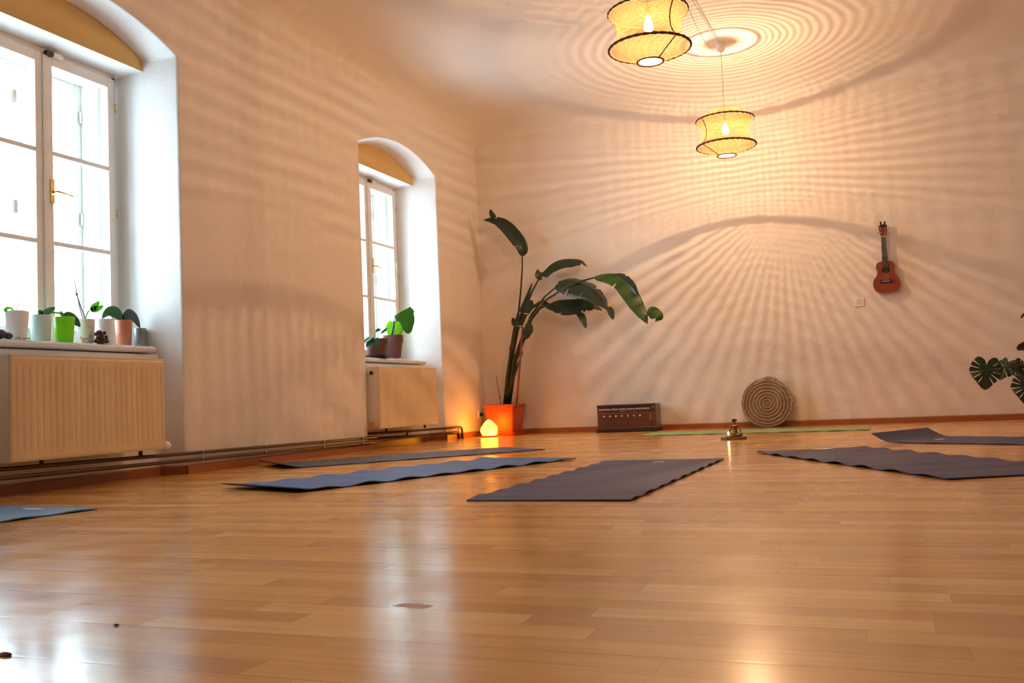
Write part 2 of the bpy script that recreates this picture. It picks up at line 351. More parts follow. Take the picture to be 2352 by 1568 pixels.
# left wall with two arched niches, plus an unseen one for the added window
b = MB()
def q(*p): b.add(p, [tuple(range(len(p)))])
def wobble(z, s=0): return .004*mnoise.noise(Vector((z*3, s, 0)))
TOPZ = 3.22
for (y0, y1) in ((YB, N0[0]), (N0[1], N1[0]), (N1[1], N2[0]), (N2[1], D)):
    q((W, y0, 0), (W, y1, 0), (W, y1, SPR), (W, y0, SPR)); q((W, y0, SPR), (W, y1, SPR), (W, y1, TOPZ), (W, y0, TOPZ))
NA = 24
for n, wc in ((N1, WC[0]), (N2, WC[1]), (N0, WC[2])):
    ys = [n[0]+(n[1]-n[0])*i/NA for i in range(NA+1)]
    yl, yr = wc-.56, wc+.56
    # splay: map niche y at depth fraction s
    def sp(y, s, n=n, yl=yl, yr=yr): return y + s*((yl-n[0])*(n[1]-y)/(n[1]-n[0]) + (yr-n[1])*(y-n[0])/(n[1]-n[0]))
    sA = (W-XA)/(W-XF)
    for i in range(NA):
        a, c = ys[i], ys[i+1]
        q((W, a, arch(a, n)), (W, c, arch(c, n)), (W, c, TOPZ), (W, a, TOPZ))
        q((W, a, arch(a, n)), (XA, sp(a, sA), arch(a, n)), (XA, sp(c, sA), arch(c, n)), (W, c, arch(c, n)))
    for y, s in ((n[0], 0), (n[1], 1)):
        q((W, y, 0), (XA, sp(y, sA), 0), (XA, sp(y, sA), SPR), (W, y, SPR))
        q((XA, sp(y, sA), 0), (XF-.07, sp(y, 1), 0), (XF-.07, sp(y, 1), SPR), (XA, sp(y, sA), SPR))
    # lintel soffit, parapet, ledge
    q((XA, sp(n[0], sA), ZL), (XA, sp(n[1], sA), ZL), (XF-.07, sp(n[1], 1), 2.428), (XF-.07, sp(n[0], 1), 2.428))
    xp = -4.008
    sP = (W-xp)/(W-XF)
    q((xp, sp(n[0], sP), 0), (xp, sp(n[1], sP), 0), (xp, sp(n[1], sP), .72), (xp, sp(n[0], sP), .72))
    q((xp, sp(n[0], sP), .72), (xp, sp(n[1], sP), .72), (-4.5, sp(n[1], 1), .72), (-4.5, sp(n[0], 1), .72))
# outer skin with window openings
for (y0, y1) in ((YB, WC[2]-.46), (WC[2]+.46, WC[0]-.46), (WC[0]+.46, WC[1]-.46), (WC[1]+.46, D+.3)):
    q((-4.5, y0, -.3), (-4.5, y1, -.3), (-4.5, y1, ZC+.2), (-4.5, y0, ZC+.2))
for wc in WC:
    q((-4.5, wc-.46, -.3), (-4.5, wc+.46, -.3), (-4.5, wc+.46, .80), (-4.5, wc-.46, .80))
    q((-4.5, wc-.46, 2.38), (-4.5, wc+.46, 2.38), (-4.5, wc+.46, ZC+.2), (-4.5, wc-.46, ZC+.2))
wl = b.build('wall_left', MW, bevel=.014, seg=3); tag(wl, 'white plaster wall with two deep arched window niches', kind='structure')
# reveal faces are whiter than the wall and use the second material slot
wl.data.materials.append(MREV)
for p in wl.data.polygons:
    c = p.center; nrm = p.normal
    if c.x < W-.005 and c.x > -4.45: p.material_index = 1

for i, (n, wc) in enumerate(((N1, WC[0]), (N2, WC[1]), (N0, WC[2]))):
    b = MB(); sA = (W-XA)/(W-XF)
    ys = [n[0]+(n[1]-n[0])*k/NA for k in range(NA+1)]
    f = lambda y: y + sA*((wc-.56-n[0])*(n[1]-y)/(n[1]-n[0]) + (wc+.56-n[1])*(y-n[0])/(n[1]-n[0]))
    for k in range(NA):
        a, c = ys[k], ys[k+1]
        b.add([(XA, f(a), ZL), (XA, f(c), ZL), (XA, f(c), arch(c, n)), (XA, f(a), arch(a, n))], [(0,1,2,3)])
    o = b.build('trim_%d' % (i+1), MY); tag(o, 'ochre yellow arched field above the %s window' % ('near', 'far', 'unseen added')[i], kind='structure')

def wall(name, pts, m, label):
    b = MB(); b.add(pts, [(0,1,2,3)]); return tag(b.build(name, m), label, kind='structure')
wall('wall_back', [(W-.7, D, -.02), (XR, D, -.02), (XR, D, ZC+.1), (W-.7, D, ZC+.1)], MW, 'white plaster back wall where the ukulele hangs')
wall('wall_right', [(XR, YB, -.02), (XR, D, -.02), (XR, D, ZC+.1), (XR, YB, ZC+.1)], MW, 'white plaster right wall')
wall('wall_front', [(W-.7, YB, -.02), (XR, YB, -.02), (XR, YB, ZC+.1), (W-.7, YB, ZC+.1)], MW, 'white plaster wall behind the viewer')
b = MB(); b.box(-4.2, XR, YB, D, -.06, 0)
fl = b.build('floor', MFL); tag(fl, 'glossy orange beech strip parquet floor', kind='structure')
# ceiling with a soft cove
b = MB(); xs = [W+.62*(i/14)**2.0 for i in range(15)] + [W+.62+(XR-W-.62)*i/8 for i in range(1, 9)]
ys = [YB+(D-.62-YB)*i/10 for i in range(11)] + [D-.62*(1-i/14)**2.0 for i in range(1, 15)]
def cz(x, y):
    def dr(d): return .22*(1-math.sqrt(max(0, 1-max(0, 1-d/.62)**2)))
    return ZC - math.sqrt(dr(x-W)**2+dr(D-y)**2)*.92
vs = [(x, y, cz(x, y)) for x in xs for y in ys]; ny = len(ys)
b.add(vs, [(i*ny+j, (i+1)*ny+j, (i+1)*ny+j+1, i*ny+j+1) for i in range(len(xs)-1) for j in range(ny-1)])
ce = b.build('ceiling', MC, smooth=True); tag(ce, 'white plaster ceiling curving softly into the walls', kind='structure')
sm = ce.modifiers.new('t', 'SOLIDIFY'); sm.thickness = .12; sm.offset = 1; sm.use_rim = False
# baseboards
def strip_board(name, pts, lab, h=.052, th=.018):
    b = MB()
    for (p0, p1, nrm) in pts:
        p0, p1, nr = Vector(p0), Vector(p1), Vector(nrm)
        vs = []
        for p in (p0, p1):
            for (d, z) in ((0, 0), (th, 0), (th, h-.008), (th-.007, h), (0, h)):
                vs.append((p.x+nr.x*d, p.y+nr.y*d, z))
        b.add(vs, [(k, (k+1) % 5, (k+1) % 5+5, k+5) for k in range(5)] + [(4,3,2,1,0), (5,6,7,8,9)])
    return tag(b.build(name, MBASE, weld=False), lab, kind='structure')
XP = -4.008
strip_board('baseboard_left', [((W, YB, 0), (W, N0[0], 0), (1,0,0)), ((XP, N0[0]+.05, 0), (XP, N0[1]-.02, 0), (1,0,0)), ((W, N0[1], 0), (W, N1[0], 0), (1,0,0)), ((W, N1[1], 0), (W, N2[0]+.01, 0), (1,0,0)), ((W, N2[1], 0), (W, D, 0), (1,0,0)),
    ((XP, N1[0]+.05, 0), (XP, N1[1]-.02, 0), (1,0,0)), ((XP, N2[0]+.05, 0), (XP, N2[1]-.02, 0), (1,0,0)),
    ((W, N1[1], 0), (XP, N1[1]-.03, 0), (.1,-1,0)), ((W, N2[1], 0), (XP, N2[1]-.03, 0), (.1,-1,0)), ((W, N2[0], 0), (XP, N2[0]+.05, 0), (.1,1,0))], 'reddish brown skirting along the window wall')
strip_board('baseboard_back', [((W, D, 0), (XR, D, 0), (0,-1,0))], 'reddish brown skirting along the back wall')
strip_board('baseboard_right', [((XR, YB, 0), (XR, D, 0), (-1,0,0))], 'reddish brown skirting along the right wall')

# ------------------------------------------------------------------ windows
def rail(b, x0, x1, y0, y1, z0, z1): b.box(x0, x1, y0, y1, z0, z1)
def make_window(i, wc, where):
    root = bpy.data.objects.new('window_%d' % i, None); C.objects.link(root); root.location = (XF, wc, .764); ORG[root] = Vector((XF, wc, .764))
    tag(root, 'white double box window with six panes %s' % where, kind='structure')
    H = .54; z0, z1 = .764, 2.425; xf, xb = XF, XF-.055
    b = MB()   # fixed frame
    b.box(xb-.02, xf-.012, wc-H, wc-H+.03, z0, z1); b.box(xb-.02, xf-.012, wc+H-.03, wc+H, z0, z1)
    b.box(xb-.02, xf-.012, wc-H, wc+H, z1-.025, z1+.01); b.box(xb-.02, xf-.012, wc-H, wc+H, z0-.02, z0+.02)
    # box lining between inner and outer sashes
    b.box(-4.5, xb-.02, wc-H, wc-.46, .76, 2.42); b.box(-4.5, xb-.02, wc+.46, wc+H, .76, 2.42)
    b.box(-4.5, xb-.02, wc-.46, wc+.46, 2.38, 2.42); b.box(-4.5, xb-.02, wc-.46, wc+.46, .74, .80)
    b.build('window_frame', MWIN, root, weld=False, bevel=.003)
    def sash(y0, y1, ss, xa, xc, zb, zt, name, mun, st=.05):
        s = MB(); s.box(xc, xa, y0, y0+st, zb, zt); s.box(xc, xa, y1-st, y1, zb, zt)
        s.box(xc, xa, y0+st, y1-st, zb, zb+.075); s.box(xc, xa, y0+st, y1-st, zt-.062, zt)
        for mz in mun: s.box(xc+.01, xa-.004, y0+st, y1-st, mz-.013, mz+.013)
        o = s.build(name, MWIN, root, weld=False, bevel=.004)
        g = MB(); g.box((xa+xc)/2-.002, (xa+xc)/2+.002, y0+st-.005, y1-st+.005, zb+.06, zt-.05)
        g.build('pane', MGLASS, o); return o
    mun = (1.846, 1.337)
    sash(wc-H+.022, wc-.002, 0, xf, xb, z0+.015, z1-.018, 'sash', mun, .056)
    sash(wc-.002, wc+H-.022, 0, xf+.004, xb, z0+.015, z1-.018, 'sash', mun, .056)
    s = MB(); s.box(xf, xf+.012, wc-.012, wc+.022, z0+.02, z1-.03); s.build('cover_strip', MWIN, root, bevel=.004)
    for (a, c) in ((wc-.46, wc), (wc, wc+.46)):
        sash(a, c, 0, -4.44, -4.475, .80, 2.38, 'outer_sash', (1.846, 1.337), .045)
    h = MB(); h.box(xf+.012, xf+.017, wc+.025, wc+.05, 1.555, 1.695)
    hd = h.build('handle', MBRASS, root, bevel=.004)
    h2 = MB(); h2.tube([(xf+.017, wc+.038, 1.62), (xf+.05, wc+.038, 1.62)], .006); h2.tube([(xf+.05, wc+.034, 1.62), (xf+.052, wc+.09, 1.617), (xf+.046, wc+.15, 1.612)], [.006, .005, .006])
    h2.build('lever', MBRASS, hd, smooth=True)
    for z in (.87, 1.58, 2.23):
        h = MB(); h.tube([(xf+.004, wc+H-.02, z-.025), (xf+.004, wc+H-.02, z+.025)], .007, 10); h.build('hinge', MBRASS, root, smooth=True)
    l = MB(); l.box(xf+.004, xf+.03, wc-.005, wc+.045, 2.39, 2.415); lo = l.build('latch', MBLACK, root, bevel=.003)
    l = MB(); l.box(xf+.004, xf+.03, wc+.045, wc+.11, 2.395, 2.418); l.build('catch_plate', MWHITE, root, bevel=.003)
    for yy in (wc-.03, wc+.44):
        for z in (1.52, 2.15): 
            h = MB(); h.box(-4.44, -4.43, yy, yy+.02, z, z+.07); h.build('outer_hinge', MCHROME, root)
    # sill
    yr = {1: 4.40, 2: 7.965, 3: .85}[i]; yl = {1: 3.10, 2: 6.655, 3: -.45}[i]
    s = MB(); s.prism([(-4.235, .725), (-3.995, .725), (-3.985, .732), (-3.983, .748), (-3.99, .758), (-4.0, .763), (-4.235, .765)], yl, yr, 'y')
    # prism 'y' gives (u, d, v)
    s.build('window_sill', MSILL, root, bevel=.002)
    return root
make_window(1, WC[0], 'in the near niche, brass handle, flowerpots along its sill')
make_window(2, WC[1], 'in the far niche, partly hidden by the wall edge')

make_window(3, WC[2], 'in a niche beside the viewer, unseen, added to light the near floor')  # unseen window added to bring daylight onto the near floor
# ------------------------------------------------------------------ radiators
def radiator(y0, y1, lab, knob):
    z0, z1, xf, xb = .166, .665, -3.743, -3.90
    t = thing('radiator', ((xf+xb)/2, (y0+y1)/2, z0), lab, 'radiator', 'radiators under the windows')
    # front panel with pressed vertical channels
    b = MB(); n = 25; ys = [y0]; zs = [z0, z0+.012, z0+.022, z0+.05, z0+.065, z1-.06, z1-.045, z1-.02, z1-.01, z1]
    m = 8*n; ys = [y0+(y1-y0)*k/m for k in range(m+1)]
    def dx(y, z):
        e = min(y-y0, y1-y); edge = max(0, 1-e/.008)*.006 + max(0, 1-(z-z0)/.012)*.006 + max(0, 1-(z1-z)/.01)*.006
        g = 0
        if y0+.03 < y < y1-.03:
            u = (y-y0-.03)/(y1-y0-.06)*n; fr = abs((u % 1)-.5)*2
            k = min(1, max(0, (z-z0-.05)/.015)) * min(1, max(0, (z1-.045-z)/.015)) if z0+.05 <= z <= z1-.045 else 0
            g = -.0055*k*max(0, (fr-.55)/.45)
        lip = -.003 if abs(z-(z0+.022)) < .002 else 0
        return xf - edge + g + lip
    vs = [(dx(y, z), y, z) for z in zs for y in ys]; ny = m+1
    fs = [(j*ny+k, j*ny+k+1, (j+1)*ny+k+1, (j+1)*ny+k) for j in range(len(zs)-1) for k in range(m)]
    b.add(vs, fs); b.box(xf-.02, xf-.0075, y0+.003, y1-.003, z0+.003, z1-.003)
    b.build('front_panel', MRAD, t, smooth=True, autosmooth=.9)
    b = MB(); b.box(xb, xb+.012, y0+.01, y1-.01, z0+.01, z1-.01); b.build('back_panel', MRADW, t)
    for y in (y0, y1-.004):
        b = MB(); b.box(xb, xf-.008, y, y+.004, z0-.002, z1-.002); b.build('side_panel', MRADW, t)
    b = MB(); b.box(xb, xf-.002, y0, y1, z1-.002, z1+.004)
    for k in range(40):
        yy = y0+.03+(y1-y0-.06)*k/39; b.box(xb+.02, xf-.03, yy, yy+.008, z1+.004, z1+.006)
    b.build('top_grille', MRADW, t, weld=False)
    for yy in (y0+.25, y1-.1):
        b = MB(); b.tube([(xf-.09, yy, z0+.005), (xf-.09, yy, z0-.032)], .011, 10); b.build('connector', MPIPE, t, smooth=True)
    for yy in (y0+.2, y1-.2):
        b = MB(); b.box(XP+.001, xb+.002, yy, yy+.03, .3, .62); b.build('bracket', MWHITE, t)
    if knob == 'right':
        b = MB(); b.tube([(xf-.035, y1, z0+.016), (xf-.035, y1+.022, z0+.016)], .012, 16); vv = b.build('valve', MBRASS, t, smooth=True)
        b = MB(); b.lathe([(0.0001, 0), (.020, .002), (.024, .012), (.025, .036), (.019, .046), (.0001, .05)], (0,0,0), 20)
        b.v = [Vector((xf-.035+p.x, y1+.012+p.z, z0+.016+p.y)) for p in b.v]; b.build('thermostat_knob', MWHITE, vv, smooth=True)
    else:
        b = MB(); b.box(xf-.07, xf-.02, y0-.07, y0-.008, z0+.02, z0+.058); b.tube([(xf-.045, y0-.01, z0+.04), (xf-.045, y0+.004, z0+.04)], .012)
        b.build('valve', mat('amber_valve', (.55, .33, .12), .4), t, weld=False, bevel=.006)
        b = MB(); b.tube([(xf-.07, y0+.001, z1-.045), (xf-.07, y0-.012, z1-.045)], .014, 12); b.build('plug', MBLACK, t, smooth=True)
    return t
radiator(3.189, 4.198, 'cream ribbed radiator under the near window with a round white knob', 'right')
radiator(6.63, 7.686, 'cream ribbed radiator under the far window, orange light on its lower corner', 'left')

# ------------------------------------------------------------------ heating pipes
def pipe_run(dz, z0, z1, xoff, lab, endy):
    def zz(y): return z0+(z1-z0)*(y-3.19)/(6.43-3.19)
    pts = [(W+xoff, YB+.05, zz(YB)), (W+xoff, 2.9, zz(2.9)), (W+xoff, 4.4, zz(4.4)), (W+xoff, 6.68, zz(6.68))]
    b = MB(); b.tube(pts, .0105, 10); return b
t = thing('heating_pipe', (W+.03, 4, .1), 'upper brown heating pipe along the window wall above the skirting', 'pipe', None)
pipe_run(0, .137, .102, .03, '', 0).build('pipe', MPIPE, t, smooth=True)
for y in (4.58, 5.2, 5.9, 6.45):
    z = .137-.035*(y-3.19)/3.24
    b = MB(); b.torus((0,0,0), .0115, .003, 16, 6); b.v = [Vector((W+.03+p.x, y+p.z, z+p.y)) for p in b.v]; b.box(W, W+.022, y-.005, y+.005, z-.004, z+.004); b.build('pipe_clip', MCHROME, t, weld=False)
t2 = thing('heating_pipe', (W+.03, 4, .07), 'lower brown heating pipe along the window wall just above the skirting', 'pipe', None)
pipe_run(0, .095, .063, .03, '', 0).build('pipe', MPIPE, t2, smooth=True)
for y in (4.58, 5.2, 5.9, 6.45):
    z = .095-.032*(y-3.19)/3.24
    b = MB(); b.torus((0,0,0), .0115, .003, 16, 6); b.v = [Vector((W+.03+p.x, y+p.z, z+p.y)) for p in b.v]; b.box(W, W+.022, y-.005, y+.005, z-.004, z+.004); b.build('pipe_clip', MCHROME, t2, weld=False)
xi = -3.955
b = MB(); b.tube([(xi, 6.69, .128), (xi, 7.65, .112), (-3.90, 7.93, .112), (W+.03, 8.06, .112), (W+.03, 8.30, .112), (W+.03, 8.335, .104), (W+.03, 8.35, .085), (W+.03, 8.36, .0)], .0105, 10)
tag(b.build('heating_pipe', MPIPE, smooth=True, origin=(xi, 7, .0)), 'upper dark pipe in the far niche under the radiator, bending down to the floor', 'pipe')
b = MB(); b.tube([(xi, 6.69, .085), (xi, 7.65, .066), (-3.90, 7.93, .066), (W+.03, 8.06, .066), (W+.03, 8.24, .066), (W+.03, 8.265, .058), (W+.03, 8.275, .045), (W+.03, 8.28, .0)], .0105, 10)
b.tube([(xi, 7.45, .07), (xi, 7.5, .115)], .008, 8)
tag(b.build('heating_pipe', MPIPE, smooth=True, origin=(xi, 7, .0), weld=False), 'lower dark pipe in the far niche under the radiator, reaching the floor first', 'pipe')

# ------------------------------------------------------------------ pendant lamps
LAMPS = []
MDIFF, _t, _o = nt('added_white_film'); _a = N(_t, 'ShaderNodeBsdfTranslucent'); _a.inputs[0].default_value = (.8, .78, .72, 1); _b = N(_t, 'ShaderNodeBsdfTransparent'); _m = N(_t, 'ShaderNodeMixShader'); _m.inputs[0].default_value = .45  # film added so the shade's bottom opening reads white
_t.links.new(_a.outputs[0], _m.inputs[1]); _t.links.new(_b.outputs[0], _m.inputs[2]); _t.links.new(_m.outputs[0], _o.inputs[0])
def pendant(x, y, zr, seam_az, lab, top_in=True):
    """zr = height of the lower ring"""
    t = thing('pendant_lamp', (x, y, ZC), lab, 'lamp')
    full = SHADE
    # resample finely
    fp = []
    for a, c in zip(full[:-1], full[1:]):
        for k in range(3): fp.append((a[0]+(c[0]-a[0])*k/3, a[1]+(c[1]-a[1])*k/3))
    fp.append(full[-1])
    b = MB(); b.lathe([(r, zr+z) for r, z in fp], (x, y, 0), 96, uvw=True)
    sh = b.build('lamp_shade', MKNIT2 if y > 7 else MKNIT, t, smooth=True); sh['label'] = 'knitted natural jute shade'
    for nm, R, z, r in (('upper_ring', .238, .222, .0068), ('lower_ring', .2445, 0, .0075), ('top_ring', .076, .315, .0028), ('bottom_ring', .078, -.082, .0055)):
        b = MB(); b.torus((x, y, zr+z), R, r, 120, 8, .25); b.build(nm, MROPE, sh, smooth=True)
    b = MB(); a = seam_az; pr = [(r+.002, z) for r, z in full[3:]]
    b.tube([(x+r*math.cos(a), y+r*math.sin(a), zr+z) for r, z in pr], .0042, 6); b.build('seam_cord', MROPE, sh, smooth=True)
    # spokes holding the shade
    b = MB()
    for k in range(3):
        q_ = 2*PI*k/3+.4; b.tube([(x, y, zr+.245), (x+.076*math.cos(q_), y+.076*math.sin(q_), zr+.315)], .0012, 5)
    b.build('shade_spider', MCHROME, sh, weld=False)
    b = MB(); b.lathe([(.0001, zr-.078), (.076, zr-.078)], (x, y, 0), 32); b.build('added_diffuser', MDIFF, sh)
    bz = zr+.135
    b = MB(); b.lathe([(.010, bz+.11), (.014, bz+.105), (.0145, bz+.09), (.0145, bz+.062), (.012, bz+.055)], (x, y, 0), 20); so = b.build('socket', MWHITE, t, smooth=True)
    b = MB(); b.lathe([(.012, bz+.05), (.02, bz+.03), (.028, bz+.005), (.028, bz-.015), (.018, bz-.032), (.0001, bz-.037)], (x, y, 0), 20)
    b.build('bulb', bulb_mat(), so, smooth=True)
    b = MB(); b.tube([(x, y, bz+.1), (x+.001, y, (bz+ZC)/2), (x, y, ZC-.05)], .0028, 8); b.build('cord', MCORD, t, smooth=True)
    b = MB(); b.lathe([(.036, ZC), (.036, ZC-.05), (.028, ZC-.075), (.004, ZC-.078)], (x, y, 0), 24); b.build('ceiling_canopy', MWHITE, t, smooth=True, autosmooth=.6)
    ld = bpy.data.lights.new('bulb_light', 'POINT'); ld.energy = LAMP_W; ld.color = (1, .63, .34); ld.shadow_soft_size = .0046
    lo = bpy.data.objects.new('bulb_light', ld); C.objects.link(lo); lo.location = (x, y, bz-.005)
    LAMPS.append(lo)
LAMP_W = 90
L1 = (-1.16, 5.47); L2 = (-1.075, 7.93)
pendant(L1[0], L1[1], 2.43, math.radians(-38), 'knitted jute pendant lamp nearest the viewer, cut by the top of the view')
pendant(L2[0], L2[1], 2.41, math.radians(-135), 'smaller-looking farther knitted jute pendant lamp hanging whole before the back wall')
for pts, lab in (([(-1.075, 7.86, 3.225), (-1.09, 7.6, 3.12), (-1.10, 7.25, 3.075), (-1.11, 6.9, 3.09), (-1.12, 6.5, 3.16), (-1.14, 6.0, 3.25), (-1.16, 5.52, 3.25)], 'lower slack thin cable running between the two pendant lamp canopies'),
    ([(-1.075, 7.87, 3.275), (-1.09, 7.5, 3.262), (-1.10, 7.1, 3.25), (-1.12, 6.6, 3.25), (-1.14, 6.0, 3.27), (-1.16, 5.52, 3.28)], 'upper tauter thin cable running between the two pendant lamp canopies')):
    b = MB(); b.tube(pts, .0022, 6); tag(b.build('ceiling_cable', mat('grey_cable', (.25,.22,.2), .5), smooth=True, origin=pts[0]), lab, 'cable')
# ceiling hooks
for k, (px, py, lab, R_) in enumerate(((982, 101, 'ceiling hook nearest the window wall', .016), (1207, 55, 'ceiling hook left of the near pendant lamp', .015), (1249, 184, 'ceiling hook above the strap-leaved plant, between near lamp and corner', .013), (1602, 108, 'ceiling hook beside the far lamp canopy', .016), (2135, 12, 'lone ceiling hook at the upper right', .014))):
    p = on(px, py, 2, ZC-.02)
    b = MB(); pts = [(p.x, p.y, ZC), (p.x, p.y, ZC-.008)] + [(p.x+R_*math.sin(a), p.y, ZC-.008-R_+R_*math.cos(a)) for a in [i*PI*2/16 for i in range(0, 15)]]
    b.tube(pts, .0018, 6); tag(b.build('ceiling_hook', MCHROME, smooth=True, origin=(p.x, p.y, ZC)), 'small steel ' + lab, 'hook', 'ceiling hooks')

# ------------------------------------------------------------------ yoga mats
def yoga_mat(c, u, v, wid, ln, m, lab, curl=None, rip=.008, ripf=9, seed=0, logo=None, curl_side=None, lift=0, flat_side=False):
    """c = corner, u = unit vector across, v = unit vector along"""
    c = Vector((*c, 0)); u = Vector((*u, 0)).normalized(); v = Vector((*v, 0)).normalized()
    nu, nv = 14, 90; th = .0045
    rnd = random.Random(seed); ph = [rnd.uniform(0, 6.28) for _ in range(6)]
    def h(a, s):      # a across 0..wid, s along 0..ln
        e = 2*abs(a/wid-.5); side = 0 if a < wid/2 else 1
        z = rip*(.5+.5*math.sin(2*PI*s/ln*ripf+ph[side]+.7*math.sin(s*2+ph[2])))*(.25+.75*e**3)*min(1, s/.05, (ln-s)/.05)
        z += rip*.35*(.5+.5*math.sin(s*21+a*5+ph[3]))
        if curl:
            L_, H_, end = curl; d = s if end == 0 else ln-s
            if d < L_: z += H_*((L_-d)/L_)**1.8
        return max(z, 0)+.0006+lift*0
    rot = math.atan2(u.y, u.x); Rz = Matrix.Rotation(-rot, 3, 'Z')
    o0 = c+u*wid/2+v*ln/2
    vs = []; vloc = Rz @ v
    for top in (1, 0):
        for j in range(nv+1):
            for i in range(nu+1):
                a = wid*i/nu; s = ln*j/nv
                vs.append(Vector(((a-wid/2), (s-ln/2)*math.copysign(1, vloc.y), h(a, s)+(th if top else 0))))
    K = (nu+1)*(nv+1); fs = []
    for j in range(nv):
        for i in range(nu):
            k = j*(nu+1)+i; fs.append((k, k+1, k+nu+2, k+nu+1)); fs.append((K+k, K+k+nu+1, K+k+nu+2, K+k+1))
    for j in range(nv):
        for i in (0, nu): k = j*(nu+1)+i; fs.append((k, k+nu+1, K+k+nu+1, K+k))
    for i in range(nu):
        for j in (0, nv): k = j*(nu+1)+i; fs.append((k, k+1, K+k+1, K+k))
    b = MB(); b.add(vs, fs); ob = b.build('yoga_mat', m, smooth=True, autosmooth=.8); ob.location = o0; ob.rotation_euler = (0, 0, rot)
    ORG[ob] = Vector((0,0,0))
    tag(ob, lab, 'yoga mat', 'yoga mats spread on the parquet')
    if logo:
        a0, s0, lw, lh, kind = logo; b = MB()
        def P(a, s): return Vector((a-wid/2, (s-ln/2)*math.copysign(1, vloc.y), h(min(max(a, 0), wid), min(max(s, 0), ln))+th+.0015))
        if kind == 'oval':
            n = 20; pts = [P(a0+lw/2*math.cos(2*PI*k/n), s0+lh/2*math.sin(2*PI*k/n)) for k in range(n)]
            b.add(pts, [tuple(range(n))])
        else:      # illegible small script as a row of strokes
            r_ = random.Random(3); x = 0
            while x < lw:
                w_ = r_.uniform(.006, .014); hh = lh*r_.uniform(.45, 1)
                b.add([P(a0+x, s0), P(a0+x+w_*.6, s0), P(a0+x+w_*.6, s0+hh), P(a0+x, s0+hh)], [(0,1,2,3)]); x += w_
        lg = b.build('logo', MLOGO, ob, weld=False); lg['label'] = 'small white print'
    return ob
MLOGO = mat('white_print', (.75, .75, .78), .6, var=.02)
MYG = mat_fabric('slate_violet_mat_foam', (.055, .058, .125))
MYB = mat_fabric('sky_sheen_mat_foam', (.075, .15, .32))  # sky reflection on the mat put into its base colour as blue
MYA = mat_fabric('grey_blue_mat_foam', (.075, .095, .165))
MYD = mat_fabric('daylight_tint_mat_foam', (.12, .24, .42))  # blue window light on this mat put into its base colour
MGR = mat_fabric('sage_green_mat_foam', (.30, .44, .20))
a = -.014
yoga_mat((-.801, 3.094), (-math.cos(a), -math.sin(a)), (-math.sin(a), math.cos(a)), .61, 1.86, MYG, 'dark slate violet yoga mat mid floor, short end towards the viewer', rip=.006, seed=1, logo=(.27, 1.62, .05, .06, 'strokes'))
a = .4875
yoga_mat((-.663, 5.386), (math.cos(a), math.sin(a)), (math.sin(a), -math.cos(a)), .61, 1.86, MYG, 'dark slate yoga mat with an oval white print, pointing diagonally at the brass figure', rip=.009, ripf=8, seed=2, logo=(.36, .06, .13, .05, 'oval'))
yoga_mat((-2.337, 3.386), (-.93, .3685), (.3685, .93), .61, 1.89, MYB, 'rippled yoga mat with sky sheen painted in as bright blue, second from the window wall', rip=.009, ripf=8, seed=5, curl=(.14, .02, 0), logo=(.25, .045, .13, .03, 'strokes'))
a = -.6947
yoga_mat((-3.349, 4.725), (-math.cos(a), -math.sin(a)), (-math.sin(a), math.cos(a)), .60, 1.83, MYA, 'flat grey blue yoga mat closest to the skirting, its near end curled up', rip=.002, seed=4, curl=(.16, .03, 0))
yoga_mat((-2.866, 2.83), (-.985, .17), (-.17, -.985), .61, 1.83, MYD, 'yoga mat end with daylight painted in as light blue, poking in below the near radiator', rip=.004, seed=6, logo=(.28, .09, .14, .035, 'oval'))
yoga_mat((-1.93, 7.79), (.003, 1), (1, -.003), .60, 1.84, MGR, 'thin sage green yoga mat before the back wall, behind the brass figure', rip=.003, seed=7)
yoga_mat((-.063, 6.117), (.543, .84), (.84, -.543), .62, 1.83, MYG, 'dark slate yoga mat at the right with its near corner end folded up', rip=.003, seed=8, curl=(.15, .055, 0), logo=(.3, .26, .12, .03, 'oval'))

for (px, py, sz, lab) in ((267, 1437, .0045, 'small red brown crumb lying in the bright window reflection on the floor'), (12, 1506, .010, 'brown wood splinter on the floor at the lower left corner')):
    p = on(px, py, 2, 0); b = MB(); b.ball((p.x, p.y, .002), sz, 10, 6, (1.3, .6, .4)); tag(b.build('wood_crumb', mat('crumb_brown', (.16, .04, .03), .7), smooth=True, origin=(p.x, p.y, 0)), lab, 'crumb')
